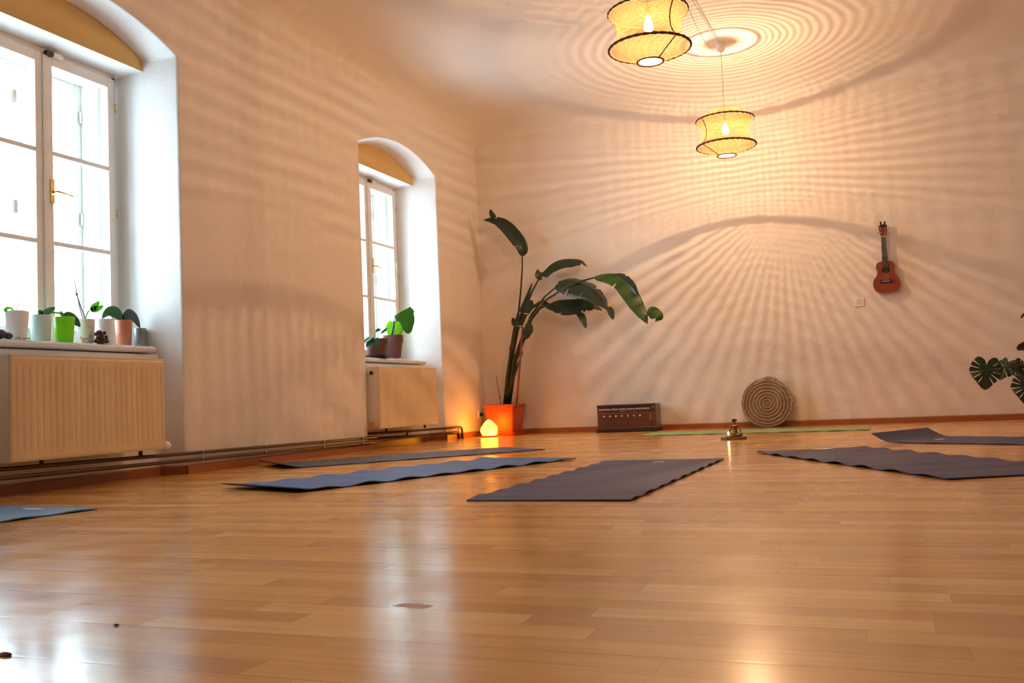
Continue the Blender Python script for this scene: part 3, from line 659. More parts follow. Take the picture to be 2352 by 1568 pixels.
# ------------------------------------------------------------------ leaves
def leaf(mid, w, dA, dB, tears=0, prof=None, seed=0, curlz=0, nx=5):
    """mid = midrib points; dA,dB = directions of the two blade halves; returns MB"""
    mid = [Vector(p) for p in mid]
    # catmull-rom resample
    P = [mid[0]]+mid+[mid[-1]]; pts = []; S = 14
    for i in range(1, len(P)-2):
        for k in range(S):
            t_ = k/S; p0, p1, p2, p3 = P[i-1], P[i], P[i+1], P[i+2]
            pts.append(.5*((2*p1)+(p2-p0)*t_+(2*p0-5*p1+4*p2-p3)*t_*t_+(3*p1-p0-3*p2+p3)*t_**3))
    pts.append(mid[-1]); n = len(pts); r_ = random.Random(seed)
    prof = prof or (lambda s: max(0.02, math.sin(PI*min(1, s**.75*1.02)))**.6)
    tearA = sorted(r_.uniform(.12, .92) for _ in range(tears)); tearB = sorted(r_.uniform(.12, .92) for _ in range(tears))
    def tf(s, ts):
        k = 1
        for q_ in ts:
            if 0 <= s-q_ < .022: k = min(k, .35+.65*(s-q_)/.022)
        return k
    vs = []; b = MB()
    for i, p in enumerate(pts):
        s = i/(n-1); t_ = (pts[min(i+1, n-1)]-pts[max(i-1, 0)]).normalized()
        row = []
        for sgn, d, ts in ((-1, dA, tearA), (1, dB, tearB)):
            d = Vector(d); d = (d-t_*d.dot(t_)).normalized(); ww = w*prof(s)*tf(s, ts); arr = []
            for k in range(1, nx+1):
                u_ = k/nx; q_ = p+d*ww*u_+Vector((0,0,-1))*curlz*ww*u_*u_ + t_*(.012*math.sin(s*40)*u_*w*5 if tears else 0)
                arr.append(q_)
            row.append(arr)
        vs += list(reversed(row[0]))+[p]+row[1]
    m = 2*nx+1
    b.add(vs, [(i*m+k, i*m+k+1, (i+1)*m+k+1, (i+1)*m+k) for i in range(n-1) for k in range(m-1)])
    return b
def leaf_obj(b, name, m, parent, th=.0012):
    o = b.build(name, m, parent, smooth=True)
    s = o.modifiers.new('t', 'SOLIDIFY'); s.thickness = th; s.offset = 0; return o

# ------------------------------------------------------------------ bird of paradise plant
def z4(x, y): return 1080+x/2.613, 460+y/2.613     # from my zoomed crop of the photo
def pts4(lst, y0, y1):
    n = len(lst); return [onY(*z4(a, c), y0+(y1-y0)*k/max(1, n-1)) for k, (a, c) in enumerate(lst)]
PX, PY = -3.545, 8.815
t = thing('bird_of_paradise_plant', (PX, PY, 0), 'tall dark strap-leaved plant in an orange square pot in the corner', 'potted plant')
b = MB()
def sq(h, z, r=.02, n=5):
    o = []
    for cx_, cy_, a0 in ((h-r, h-r, 0), (-h+r, h-r, 90), (-h+r, -h+r, 180), (h-r, -h+r, 270)):
        for k in range(n): a = math.radians(a0+90*k/(n-1)); o.append(Vector((PX+cx_+r*math.cos(a), PY+cy_+r*math.sin(a), z)))
    return o
def loft(b, rings, cap0=True, cap1=True):
    n = len(rings[0]); vs = [p for r in rings for p in r]
    fs = [(i*n+k, i*n+(k+1) % n, (i+1)*n+(k+1) % n, (i+1)*n+k) for i in range(len(rings)-1) for k in range(n)]
    if cap0: fs.append(tuple(reversed(range(n))))
    if cap1: fs.append(tuple(range((len(rings)-1)*n, len(rings)*n)))
    b.add(vs, fs)
loft(b, [sq(.135, .022), sq(.137, .03), sq(.158, .288), sq(.172, .292, .022), sq(.174, .308, .022), sq(.166, .312, .022), sq(.156, .300), sq(.150, .25)], True, True)
pot = b.build('pot', MTERRA, t, smooth=True, autosmooth=.7)
b = MB(); loft(b, [sq(.148, 0, .03), sq(.160, .012, .03), sq(.165, .032, .03), sq(.158, .032, .03), sq(.142, .01, .03)], True, True)
b.build('saucer', MTERRA, t, smooth=True, autosmooth=.7)
b = MB(); loft(b, [sq(.153, .262), sq(.150, .275)]); b.build('soil', MSOIL, t)
DY = Vector((0, 1, 0))
def petiole(l, y0, y1, r0, r1, base_z=True):
    p = pts4(l, y0, y1)
    if base_z: p[0].z = .27
    b = MB(); b.tube(p, [r0+(r1-r0)*k/(len(p)-1) for k in range(len(p))], 8); return b
# five long-stalked leaves: stalk then blade
def frond(stalk, y0, y1, mids, y2, w, dA, dB, tears, seed, m=MLEAFD, r0=.016, r1=.0072, curlz=.1, prof=None):
    st = petiole(stalk, y0, y1, r0, r1).build('leaf_stalk', MSTEM, t, smooth=True)
    o = leaf_obj(leaf(pts4(mids, y1, y2), w, dA, dB, tears, seed=seed, curlz=curlz, prof=prof), 'leaf_blade', m, st)
frond([(218, 1215), (235, 1000), (250, 860), (266, 760), (292, 660), (305, 520), (313, 400), (312, 335)], 8.78, 8.80, [(314, 335), (306, 275), (262, 210), (205, 150), (150, 122), (82, 118)], 8.74, .075, (-.45, -.6, -.7), (.75, .2, .35), 1, 1, curlz=.05)
frond([(212, 1215), (238, 1020), (285, 780), (330, 650), (380, 530), (432, 435)], 8.82, 8.82, [(405, 412), (432, 432), (485, 384), (545, 356), (620, 352), (672, 362), (700, 395)], 8.88, .105, (.05, -.5, -.95), (0, .9, -.25), 3, 2)
frond([(228, 1215), (262, 990), (310, 820), (365, 690), (445, 580), (530, 508)], 8.80, 8.74, [(528, 488), (575, 478), (640, 492), (715, 520), (780, 580), (822, 650)], 8.55, .15, (-.25, -.5, -1.0), (.1, .9, .3), 3, 3)
frond([(222, 1215), (260, 970), (318, 800), (355, 720), (450, 600), (560, 530), (660, 486), (750, 462)], 8.78, 8.62, [(748, 460), (830, 462), (900, 485), (950, 545), (995, 620), (1035, 685), (1062, 738)], 8.42, .088, (-.75, -.5, -.55), (.75, .6, .6), 1, 4, MLEAFG)
frond([(232, 1215), (275, 960), (325, 830), (368, 715), (418, 650), (475, 620)], 8.84, 8.84, [(470, 622), (530, 600), (600, 594), (680, 590), (745, 612), (790, 655)], 8.90, .16, (.05, -.4, -.95), (0, .5, -.4), 2, 5)
# rolled and young leaves, sheaths
def blade(mids, y0, y1, w, dA, dB, m=MLEAFD, seed=0, tears=0, name='leaf_blade'):
    return leaf_obj(leaf(pts4(mids, y0, y1), w, dA, dB, tears, seed=seed), name, m, t)
blade([(150, 108), (130, 85), (120, 54)], 8.74, 8.72, .028, (-1, 0, .1), (.8, .3, 0))
blade([(300, 668), (330, 610), (350, 560), (372, 492)], 8.72, 8.70, .022, (-1, -.1, 0), (1, .2, 0))
blade([(318, 690), (345, 655), (362, 620), (370, 598)], 8.70, 8.68, .04, (-1, -.1, 0), (1, .2, 0))
blade([(300, 748), (268, 735), (254, 704)], 8.70, 8.66, .035, (-.3, -.2, -1), (.3, .1, .8))
blade([(350, 735), (352, 770), (345, 800), (334, 835)], 8.70, 8.68, .045, (-1, -.2, 0), (1, .2, 0))
blade([(640, 672), (668, 695), (682, 730), (696, 768)], 8.80, 8.78, .035, (-.8, -.3, -.2), (.8, .3, .2), tears=3, seed=5)
blade([(425, 600), (470, 636), (522, 668)], 8.80, 8.78, .028, (-.3, -.3, -1), (.3, .3, .8), tears=1)
blade([(520, 505), (535, 530), (562, 548)], 8.74, 8.7, .035, (-.5, -.3, -1), (.5, .3, .8))
blade([(828, 640), (845, 672), (858, 716)], 8.55, 8.53, .032, (-.9, -.2, -.1), (.9, .2, .1))
blade([(1068, 652), (1100, 672), (1128, 700), (1112, 728)], 8.44, 8.42, .06, (-.7, -.3, -.7), (.4, .3, .4), MLEAFG)
blade([(862, 450), (920, 468), (975, 520), (1000, 568)], 8.60, 8.50, .045, (-.5, .1, -.7), (.6, .3, .6), tears=2)
for l, r_ in (([(206, 1212), (228, 1140), (262, 1060), (312, 912)], .013), ([(202, 1214), (222, 1060), (245, 900), (268, 765)], .016), ([(225, 1215), (262, 940), (325, 840), (345, 790)], .010), ([(240, 900), (275, 780), (300, 690), (340, 620)], .016), ([(300, 760), (330, 690), (362, 650), (420, 610)], .018)):
    p = pts4(l, 8.76, 8.76)
    if l[0][1] > 1200: p[0].z = .27
    b = MB(); b.tube(p, [r_, r_*1.05, r_*.95, r_*.7], 8); b.build('leaf_stalk', MSTEM, t, smooth=True)
p0, p1 = onY(*z4(275, 1212), 8.72), onY(*z4(316, 758), 8.72); p0.z = .27
b = MB(); b.tube([p0, p1], .0115, 10); b.build('support_cane', MSTAKE, t, smooth=True)
b = MB(); c = onY(*z4(290, 757), 8.73); b.torus(c, .038, .004, 24, 6); b.build('tie_ribbon', MWHITE, t, smooth=True)
b = MB(); c = onY(*z4(335, 680), 8.68); b.torus(c, .02, .003, 20, 6); b.build('tie_ribbon', MWHITE, t, smooth=True)
p = pts4([(185, 1216), (178, 1185), (168, 1130), (155, 1048)], 8.70, 8.70); p[0].z = .27
b = MB(); b.tube(p, .003, 6); b.ball(p[1], .008, 8, 6); b.build('twig', MPIPE, t, smooth=True, weld=False)

# ------------------------------------------------------------------ salt lamp
sx, sy = -3.578, 8.47
t = thing('salt_lamp', (sx, sy, 0), 'glowing yellow orange salt rock lamp on the floor before the square pot', 'lamp')
b = MB(); b.lathe([(.078, 0), (.082, .004), (.082, .012), (.078, .016)], (sx, sy, 0), 28); b.build('base', mat('light_wood_disc', (.5, .28, .12), .5), t, smooth=True, autosmooth=.6)
b = MB(); pr = [(.045, .016), (.074, .03), (.083, .06), (.078, .095), (.058, .125), (.036, .15), (.012, .168), (.0001, .17)]
b.lathe(pr, (sx, sy, 0), 20)
for i, v in enumerate(b.v):
    d = v-Vector((sx, sy, .08)); k = 1+.16*mnoise.noise(v*22+Vector((3, 1, 7)))
    b.v[i] = Vector((sx, sy, .08))+Vector((d.x*k+.10*(.08-abs(d.z))*0, d.y*k, d.z)); 
b.build('rock', salt_mat(), t)

# ------------------------------------------------------------------ harmonium
hx0, hx1, hy0, hy1 = -2.575, -1.975, 8.75, 8.98
t = thing('harmonium', ((hx0+hx1)/2, (hy0+hy1)/2, 0), 'dark reddish wooden harmonium with a row of chrome knobs on the floor', 'harmonium')
b = MB(); b.box(hx0+.012, hx1-.012, hy0+.02, hy1, .045, .262); b.build('body', MROSEW, t, bevel=.004)
b = MB(); b.box(hx0, hx1, hy0, hy1+.01, 0, .028); b.build('plinth', MDARKW, t, bevel=.006)
b = MB(); b.box(hx0+.006, hx1-.006, hy0+.008, hy1, .028, .046); b.build('plinth_moulding', MROSEW, t, bevel=.006)
b = MB(); b.box(hx0+.006, hx1-.006, hy0+.012, hy1+.004, .252, .262); b.build('lid', MROSEW, t, bevel=.003)
b = MB(); b.box(hx0+.03, hx1-.065, hy0+.012, hy0+.022, .212, .226); b.build('metal_strip', mat('brushed_aluminium', (.55, .53, .56), .35, .7), t)
b = MB(); b.box(hx0+.02, hx1-.06, hy0+.014, hy0+.021, .228, .246); b.build('key_slot', MDARKW, t)
for fx in (.14, .22, .3, .38):
    b = MB(); b.box(hx0+fx, hx0+fx+.016, hy0+.006, hy0+.014, .222, .234); b.build('catch', MBLACK, t)
b = MB(); b.box(hx0+.014, hx1-.014, hy0+.016, hy0+.0205, .176, .1785); b.build('inlay_line', MLINEN, t)
for k in range(7):
    kx = hx0+.088+k*.059; b = MB()
    b.tube([(kx, hy0+.02, .152), (kx, hy0+.002, .152)], .004, 8); b.ball((kx, hy0-.004, .152), .0105, 14, 10); b.build('knob', MCHROME, t, smooth=True, weld=False)
b = MB(); cx_ = hx0+.262; b.prism([(cx_-.022, .200), (cx_, .190), (cx_+.022, .200), (cx_, .208)], hy0+.017, hy0+.0205); b.build('emblem', MCHROME, t)
b = MB(); b.box(hx1-.062, hx1-.058, hy0+.017, hy0+.0205, .05, .25); b.build('panel_joint', MDARKW, t)
b = MB(); b.box(hx1-.07, hx1-.056, hy0+.012, hy0+.0205, .10, .17); b.build('latch', MBRASS, t, bevel=.002)
b = MB(); b.box(hx1-.05, hx1-.02, hy0+.015, hy0+.0205, .225, .235); b.build('screw_plate', MCHROME, t)

# ------------------------------------------------------------------ carved disc
dcx, dcz = -.978, .228
t_b = MB(); NR, NTH = 90, 180
def Rout(a):
    return .232*(1+.035*mnoise.noise(Vector((math.cos(a)*2.2, math.sin(a)*2.2, 3)))+.022*mnoise.noise(Vector((math.cos(a)*7, math.sin(a)*7, 1)))) + .026*math.exp(-((a-.05)/.22)**2) + .012*math.exp(-((a-1.4)/.3)**2)
rings = [.012, .037, .067, .096, .125, .156, .187]
vs = []
for i in range(NR+1):
    for k in range(NTH):
        a = 2*PI*k/NTH; r = Rout(a)*i/NR; f_ = min(1, r/.19)
        rx, rz = r*math.cos(a), r*math.sin(a)
        rr = math.hypot(rx-.003, (rz+.012)) + .003*mnoise.noise(Vector((rx*20, rz*20, 5)))
        hh = 0
        for q_ in rings: hh += .010*math.exp(-((rr-q_)/.0068)**2)
        if rr > .205: hh += .006+.006*mnoise.noise(Vector((rx*40, rz*40, 0)))
        hh += .002*mnoise.noise(Vector((rx*60, rz*60, 9)))
        if i == NR: hh = -.006
        vs.append(Vector((rx, -hh, rz)))
fs = [(i*NTH+k, i*NTH+(k+1) % NTH, (i+1)*NTH+(k+1) % NTH, (i+1)*NTH+k) for i in range(NR) for k in range(NTH)]
bk = len(vs)
for k in range(NTH):
    a = 2*PI*k/NTH; r = Rout(a)*.97; vs.append(Vector((r*math.cos(a), .035, r*math.sin(a))))
fs += [(NR*NTH+k, NR*NTH+(k+1) % NTH, bk+(k+1) % NTH, bk+k) for k in range(NTH)] + [tuple(range(bk, bk+NTH))]
t_b.add(vs, fs)
def stone_mat():
    m, t, out = nt('carved_pale_ridge_wood'); L = t.links.new
    p = N(t, 'ShaderNodeBsdfPrincipled', Roughness=.9); p.inputs['Specular IOR Level'].default_value = .2
    tc = N(t, 'ShaderNodeTexCoord'); sp_ = N(t, 'ShaderNodeSeparateXYZ'); L(tc.outputs['Object'], sp_.inputs[0])
    mr = N(t, 'ShaderNodeMapRange'); L(sp_.outputs[1], mr.inputs[0]); mr.inputs[1].default_value = -.001; mr.inputs[2].default_value = -.009; mr.inputs[3].default_value = 0; mr.inputs[4].default_value = 1  # relief height sets the tone: paler ridges, darker grooves
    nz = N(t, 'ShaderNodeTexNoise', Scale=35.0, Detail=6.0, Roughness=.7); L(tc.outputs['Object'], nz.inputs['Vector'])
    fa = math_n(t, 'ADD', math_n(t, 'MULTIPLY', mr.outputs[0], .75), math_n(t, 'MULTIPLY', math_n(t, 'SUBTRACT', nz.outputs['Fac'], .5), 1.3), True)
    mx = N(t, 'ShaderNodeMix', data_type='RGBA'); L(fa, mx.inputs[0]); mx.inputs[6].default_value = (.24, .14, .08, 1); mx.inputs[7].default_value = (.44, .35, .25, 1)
    L(mx.outputs[2], p.inputs['Base Color']); b = N(t, 'ShaderNodeBump', Strength=.8, Distance=.006); L(nz.outputs['Fac'], b.inputs['Height']); L(b.outputs[0], p.inputs['Normal'])
    L(p.outputs[0], out.inputs[0]); return m
o = t_b.build('carved_disc', stone_mat(), smooth=True, autosmooth=1.0)
o.location = (dcx, 8.93, dcz); o.rotation_euler = (math.radians(-10), 0, 0)
tag(o, 'round rough-edged carved disc of concentric rings leaning on the back wall', 'disc')

# ------------------------------------------------------------------ brass meditating figure
fx, fy = -1.004, 6.9
b = MB(); out_ = [(fx+.092*math.cos(a)*(1+.05*math.sin(3*a)), fy+.06*math.sin(a)*(1+.08*math.cos(2*a+1))) for a in [2*PI*k/28 for k in range(28)]]
b.prism(out_, 0.0, .02, 'z')
tag(b.build('stone_slab', mat('grey_brown_slate', (.30, .23, .17), .75, bump=.003, bscale=80, col2=(.10, .06, .04), scale=12), bevel=.003, origin=(fx, fy, 0)), 'small oval stone slab under the brass figure and tealight', 'slab')
def skin_fig():
    zb = .02; s = .138/.95   # seated figure: total 0.95 units tall
    def P(x, y, z): return (x*s, y*s, z*s)
    V = []; Rr = []; E = []
    def v(p, r, par=None):
        V.append(P(*p)); Rr.append(r*s)
        if par is not None: E.append((par, len(V)-1))
        return len(V)-1
    pel = v((0, .05, .12), .14); ab = v((0, .05, .26), .095, pel); ch = v((0, .02, .44), .125, ab); nk = v((-.005, 0, .60), .05, ch)
    hd = v((-.03, -.045, .70), .085, nk); hd2 = v((-.035, -.05, .80), .088, hd)
    for sg in (-1, 1):
        sh = v((sg*.15, .02, .52), .058, ch); el = v((sg*.25, -.01, .30), .040, sh); wr = v((sg*.34, -.10, .13), .030, el); hn = v((sg*.38, -.15, .08), .028, wr)
        hp = v((sg*.12, 0, .09), .10, pel); kn = v((sg*.38, -.16, .07), .065, hp); an = v((sg*-.05, -.28, .05), .045, kn); ft = v((sg*-.16, -.27, .06), .035, an)
    me = bpy.data.meshes.new('body'); me.from_pydata(V, E, []); o = bpy.data.objects.new('brass_figure', me); C.objects.link(o)
    me.materials.append(MBRONZE)
    m = o.modifiers.new('s', 'SKIN'); m.use_smooth_shade = True
    for i, r in enumerate(Rr): me.skin_vertices[0].data[i].radius = (r, r)
    me.skin_vertices[0].data[0].use_root = True
    m2 = o.modifiers.new('ss', 'SUBSURF'); m2.levels = 2; m2.render_levels = 2
    o.location = (fx+.012, fy+.01, zb+.001); return o, s
fo, fs_ = skin_fig(); ORG[fo] = Vector((0,0,0))
tag(fo, 'small dark brass seated meditating figure with arms resting on its knees', 'figurine')
def figpart(b, name, m): 
    o = b.build(name, m, None, smooth=True); o.parent = fo; return o
b = MB(); s = fs_; b.ball((-.03*s, -.03*s, .80*s), .1*s, 14, 10, (1.02, 1.0, .95)); b.ball((.06*s, .09*s, .80*s), .055*s, 12, 8); figpart(b, 'hair', MDARKW)
b = MB(); b.ball((-.045*s, -.135*s, .745*s), .018*s, 8, 6, (.8, 1.2, 1.4)); figpart(b, 'nose', MBRONZE)
b = MB(); b.torus((0, -.03*s, .56*s), .085*s, .022*s, 20, 6); figpart(b, 'necklace', MCHROME)
# tealight in front
cx_, cy_ = fx-.028, fy-.045
t = thing('tealight', (cx_, cy_, .02), 'lit tealight candle on the stone slab before the brass figure', 'candle')
b = MB(); b.lathe([(.016, .0205), (.0175, .022), (.0175, .034), (.0165, .034), (.016, .030), (.0001, .030)], (cx_, cy_, 0), 20); b.build('cup', MCHROME, t, smooth=True, autosmooth=.6)
b = MB(); b.lathe([(.0001, .034), (.004, .037), (.0062, .044), (.0045, .054), (.0001, .064)], (cx_, cy_, 0), 12); b.build('flame', emis('flame', (1, .62, .22), 60), t, smooth=True)
b = MB(); b.lathe([(.0155, .0302), (.0155, .0335), (.0001, .0335)], (cx_, cy_, 0), 16); b.build('wax', emis('lit_wax', (1, .55, .2), 1.5), t, smooth=True)

# ------------------------------------------------------------------ ukulele
ux, uz, uy = .116, 1.162, D-.004
t = thing('ukulele', (ux, uy, uz), 'reddish brown ukulele with a black tuner clip hanging on the back wall', 'ukulele')
half = [(0, 0), (.002, .04), (.012, .074), (.03, .096), (.055, .109), (.085, .1125), (.115, .107), (.145, .088), (.17, .074), (.188, .070), (.205, .072), (.235, .0785), (.26, .075), (.276, .058), (.285, .03), (.287, 0)]
# smooth outline
def cr(P, S=4):
    Q = [P[0]]+P+[P[-1]]; o = []
    for i in range(1, len(Q)-2):
        for k in range(S):
            t_ = k/S; o.append(tuple(.5*((2*Q[i][j])+(Q[i+1][j]-Q[i-1][j])*t_+(2*Q[i-1][j]-5*Q[i][j]+4*Q[i+1][j]-Q[i+2][j])*t_*t_+(3*Q[i][j]-Q[i-1][j]-3*Q[i+1][j]+Q[i+2][j])*t_**3) for j in (0, 1)))
    o.append(P[-1]); return o
hs = cr(half); outl = [(ux+w_, uz+z_) for z_, w_ in hs] + [(ux-w_, uz+z_) for z_, w_ in reversed(hs[1:-1])]
b = MB(); b.prism(outl, uy-.062, uy-.004); b.build('body', MUKE, t, bevel=.003)
zc = uz+.205
b = MB(); b.lathe([(.0001, 0), (.029, 0)], (0,0,0), 28); b.v = [Vector((ux+p.x, uy-.0628, zc+p.y)) for p in b.v]; b.build('sound_hole', MBLACK, t)
b = MB(); b.torus((0,0,0), .031, .0012, 32, 5); b.v = [Vector((ux+p.x, uy-.0630, zc+p.y)) for p in b.v]; b.build('rosette', MDARKW, t)
b = MB(); b.prism([(ux-.050, uz+.088), (ux+.050, uz+.088), (ux+.050, uz+.115), (ux-.050, uz+.115)], uy-.070, uy-.0622); b.build('bridge', MUKED, t, bevel=.003)
b = MB(); b.box(ux-.032, ux+.032, uy-.073, uy-.070, uz+.101, uz+.104); b.build('saddle', MWHITE, t)
b = MB(); b.prism([(ux-.0225, uz+.27), (ux+.0225, uz+.27), (ux+.019, uz+.503), (ux-.019, uz+.503)], uy-.062, uy-.035); b.build('neck', MUKE, t, bevel=.004)
b = MB(); b.prism([(ux-.025, uz+.232), (ux+.025, uz+.232), (ux+.0195, uz+.503), (ux-.0195, uz+.503)], uy-.068, uy-.0625); fb = b.build('fretboard', MUKED, t)
b = MB()
for k in range(13):
    zz = uz+.503-.36*(1-2**(-k/12.))*.94
    b.box(ux-.021, ux+.021, uy-.0688, uy-.0678, zz-.0006, zz+.0006)
b.build('frets', MCHROME, fb, weld=False)
b = MB(); b.box(ux-.0195, ux+.0195, uy-.072, uy-.06, uz+.502, uz+.507); b.build('nut', MWHITE, t)
hd = [(ux-.019, uz+.507), (ux+.019, uz+.507), (ux+.030, uz+.545), (ux+.037, uz+.605), (ux+.030, uz+.614), (ux+.012, uz+.609), (ux, uz+.613), (ux-.012, uz+.609), (ux-.035, uz+.612), (ux-.037, uz+.605), (ux-.030, uz+.545)]
b = MB(); b.prism(hd, uy-.060, uy-.045); hs_ = b.build('headstock', MUKE, t, bevel=.002)
for sg in (-1, 1):
    for k in range(2):
        zz = uz+.545+k*.035; b = MB()
        b.tube([(ux+sg*.02, uy-.06, zz), (ux+sg*.02, uy-.072, zz)], .0042, 8); b.tube([(ux+sg*.028, uy-.05, zz), (ux+sg*.048, uy-.05, zz)], .002, 6); b.ball((ux+sg*.051, uy-.05, zz), .007, 10, 8, (.7, 1, 1))
        b.build('tuning_peg', MCHROME, hs_, smooth=True, weld=False)
b = MB()
for k in range(4):
    xo = (k-1.5)
    b.tube([(ux+xo*.012, uy-.0735, uz+.102), (ux+xo*.009, uy-.0725, uz+.505), (ux+(-.02 if k < 2 else .02), uy-.068, uz+(.58 if k in (1, 2) else .545))], .0007, 5)
b.build('strings', mat('nylon_string', (.6, .56, .5), .4), t, weld=False)
b = MB(); b.box(ux-.022, ux+.026, uy-.078, uy-.040, uz+.596, uz+.614); b.box(ux-.022, ux-.006, uy-.078, uy-.05, uz+.612, uz+.640); b.box(ux+.010, ux+.026, uy-.078, uy-.05, uz+.612, uz+.640)
b.build('tuner_clip', MBLACK, t, weld=False, bevel=.004)
b = MB(); b.tube([(ux, uy+.003, uz+.54), (ux, uy-.045, uz+.54)], .004, 8); b.build('wall_hook', MCHROME, t)

# ------------------------------------------------------------------ sockets
def socket(c, nrm, lab, plug=False):
    t = thing('wall_socket', c, lab, 'socket'); c = Vector(c)
    if nrm == 'y':
        T = lambda u, v, d: Vector((c.x+u, D-d, c.z+v))
    else: T = lambda u, v, d: Vector((W+d, c.y+u, c.z+v))
    b = MB(); n = 4; o = [(-.041, -.041), (.041, -.041), (.041, .041), (-.041, .041)]
    b.add([T(u, v, 0) for u, v in o]+[T(u*.97, v*.97, .009) for u, v in o], [(0,1,2,3), (7,6,5,4)]+[(i, (i+1) % 4, (i+1) % 4+4, i+4) for i in range(4)])
    pl = b.build('plate', MWHITE, t, bevel=.002)
    b = MB(); ring = [(r, d) for r, d in ((.022, .0095), (.0195, .0105), (.019, .002), (.0001, .002))]
    vs = []; K = 24
    for r, d in ring: vs += [T(r*math.cos(2*PI*k/K), r*math.sin(2*PI*k/K), d+.0) for k in range(K)]
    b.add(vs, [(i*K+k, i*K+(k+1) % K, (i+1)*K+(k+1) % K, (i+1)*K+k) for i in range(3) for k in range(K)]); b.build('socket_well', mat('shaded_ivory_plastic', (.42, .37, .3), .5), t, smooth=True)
    b = MB()
    for u in (-.0095, .0095): b.add([T(u+.0025*math.cos(2*PI*k/10), .0025*math.sin(2*PI*k/10), .0115) for k in range(10)], [tuple(range(10))])
    for v in (-.017, .017): b.add([T(-.003, v-.002, .0118), T(.003, v-.002, .0118), T(.003, v+.002, .0118), T(-.003, v+.002, .0118)], [(0,1,2,3)])
    b.build('contacts', MBLACK, t, weld=False)
socket((-.121, D, 1.102), 'y', 'cream wall socket below and left of the ukulele')
socket((W, 8.86, .215), 'x', 'small wall socket low beside the square orange pot')
b = MB(); b.tube([(W+.03, 8.86, .215), (W+.05, 8.84, .17), (W+.05, 8.75, .05), (W+.06, 8.6, .006), (sx-.088, sy+.02, .006)], .003, 6); b.box(W+.012, W+.04, 8.845, 8.875, .2, .23)
tag(b.build('lamp_cable', MBLACK, weld=False, smooth=True, origin=(W, 8.8, 0)), 'thin dark cable from the low socket to the salt lamp', 'cable')

# ------------------------------------------------------------------ monstera
def mon_leaf(c, size, ax_tip, ax_side, nrm_bend, slits, seed=0):
    """polar leaf: heart outline with deep slits between veins"""
    c = Vector(c); tip = Vector(ax_tip).normalized(); sd = Vector(ax_side); sd = (sd-tip*sd.dot(tip)).normalized(); nr = tip.cross(sd)
    NT, NRr = 180, 14; b = MB(); vs = []
    def rad(th):   # th=0 at the tip, +-pi at the notch
        x = abs(th)/PI
        r = .62-.10*math.sin(x*PI)+.02*math.cos(4*th)
        if x < .10: r += .10*(1-x/.10)
        if x > .78: r *= 1-.80*((x-.78)/.22)**1.6
        r *= 1+.03*abs(math.sin(th*5.5))
        return r*size
    for i in range(NRr+1):
        for k in range(NT+1):
            th = -PI+2*PI*k/NT; r = rad(th)*i/NRr
            a, s_ = r*math.cos(th)-0.02*size, r*math.sin(th)
            vs.append(c+tip*a+sd*s_+nr*(nrm_bend*((s_/size)**2*size*.8+max(0, a/size)**2*size*.5)+.012*math.sin(6*th)*(r/size)))
    fs = []
    for i in range(NRr):
        for k in range(NT):
            th = -PI+2*PI*(k+.5)/NT; f_ = (i+.5)/NRr; cut = False
            for (ang, wd, r0, r1) in slits:
                w_ = wd*(.35+.45*f_)
                if abs(th-ang-.12*(f_-.6)*math.copysign(1, ang)) < w_ and r0 < f_ < r1: cut = True
            if not cut: fs.append((i*(NT+1)+k, i*(NT+1)+k+1, (i+1)*(NT+1)+k+1, (i+1)*(NT+1)+k))
    b.add(vs, fs); return b
MY0 = 8.15
def m8(x, y, d=MY0): return onY(2180+x/4.9, 680+y/4.9, d)
mx, my = 1.62, 8.3
t = thing('monstera_plant', (mx, my, 0), 'dark green monstera reaching in with split leaves at the right edge', 'potted plant')
b = MB(); b.lathe([(.12, 0), (.125, .01), (.165, .27), (.175, .275), (.175, .30), (.16, .30), (.15, .26), (.0001, .26)], (mx, my, 0), 32); b.build('pot', mat('grey_ceramic', (.3, .28, .26), .5), t, smooth=True, autosmooth=.6)
SL = [(s*a, .062, r0+.06, .93 if (s > 0) == (a > 1) else 1.1) for s in (-1, 1) for a, r0 in ((.42, .45), (.85, .38), (1.28, .35), (1.72, .38), (2.15, .45))]
def mleaf(cpx, size, tip, side, bend, slits, d=MY0, m=MLEAFM, stem_to=None):
    c = m8(*cpx, d); o = leaf_obj(mon_leaf(c, size, tip, side, bend, slits), 'leaf_blade', m, t, .0015)
    st = Vector(stem_to or (mx, my, .28)); mid_ = (c+st)/2+Vector((0, 0, .12)); b = MB(); b.tube([st, mid_, c], [.006, .005, .004], 8); b.build('leaf_stalk', MSTEM, t, smooth=True)
mleaf((420, 830), .215, (-.12, -.15, -1), (1, .15, 0), -.35, SL, 8.1)
mleaf((640, 790), .16, (-.5, -.3, -.8), (.8, -.5, -.2), -.6, SL[:3]+SL[5:8], 8.2)
mleaf((775, 800), .14, (.45, -.2, -.9), (.9, .3, .3), -.5, SL, 8.25)
mleaf((880, 1010), .20, (-.1, -.25, -1), (1, .1, -.1), -.35, SL, 8.05)
mleaf((905, 150), .13, (-.8, -.2, -.5), (.3, -.8, .4), -.5, SL, 8.3)
mleaf((900, 520), .15, (-.9, -.2, -.3), (-.2, -.8, .6), -.5, SL, 8.2)
mleaf((1150, 500), .24, (.3, -.25, -1), (1, .1, .1), -.35, SL, 8.2)

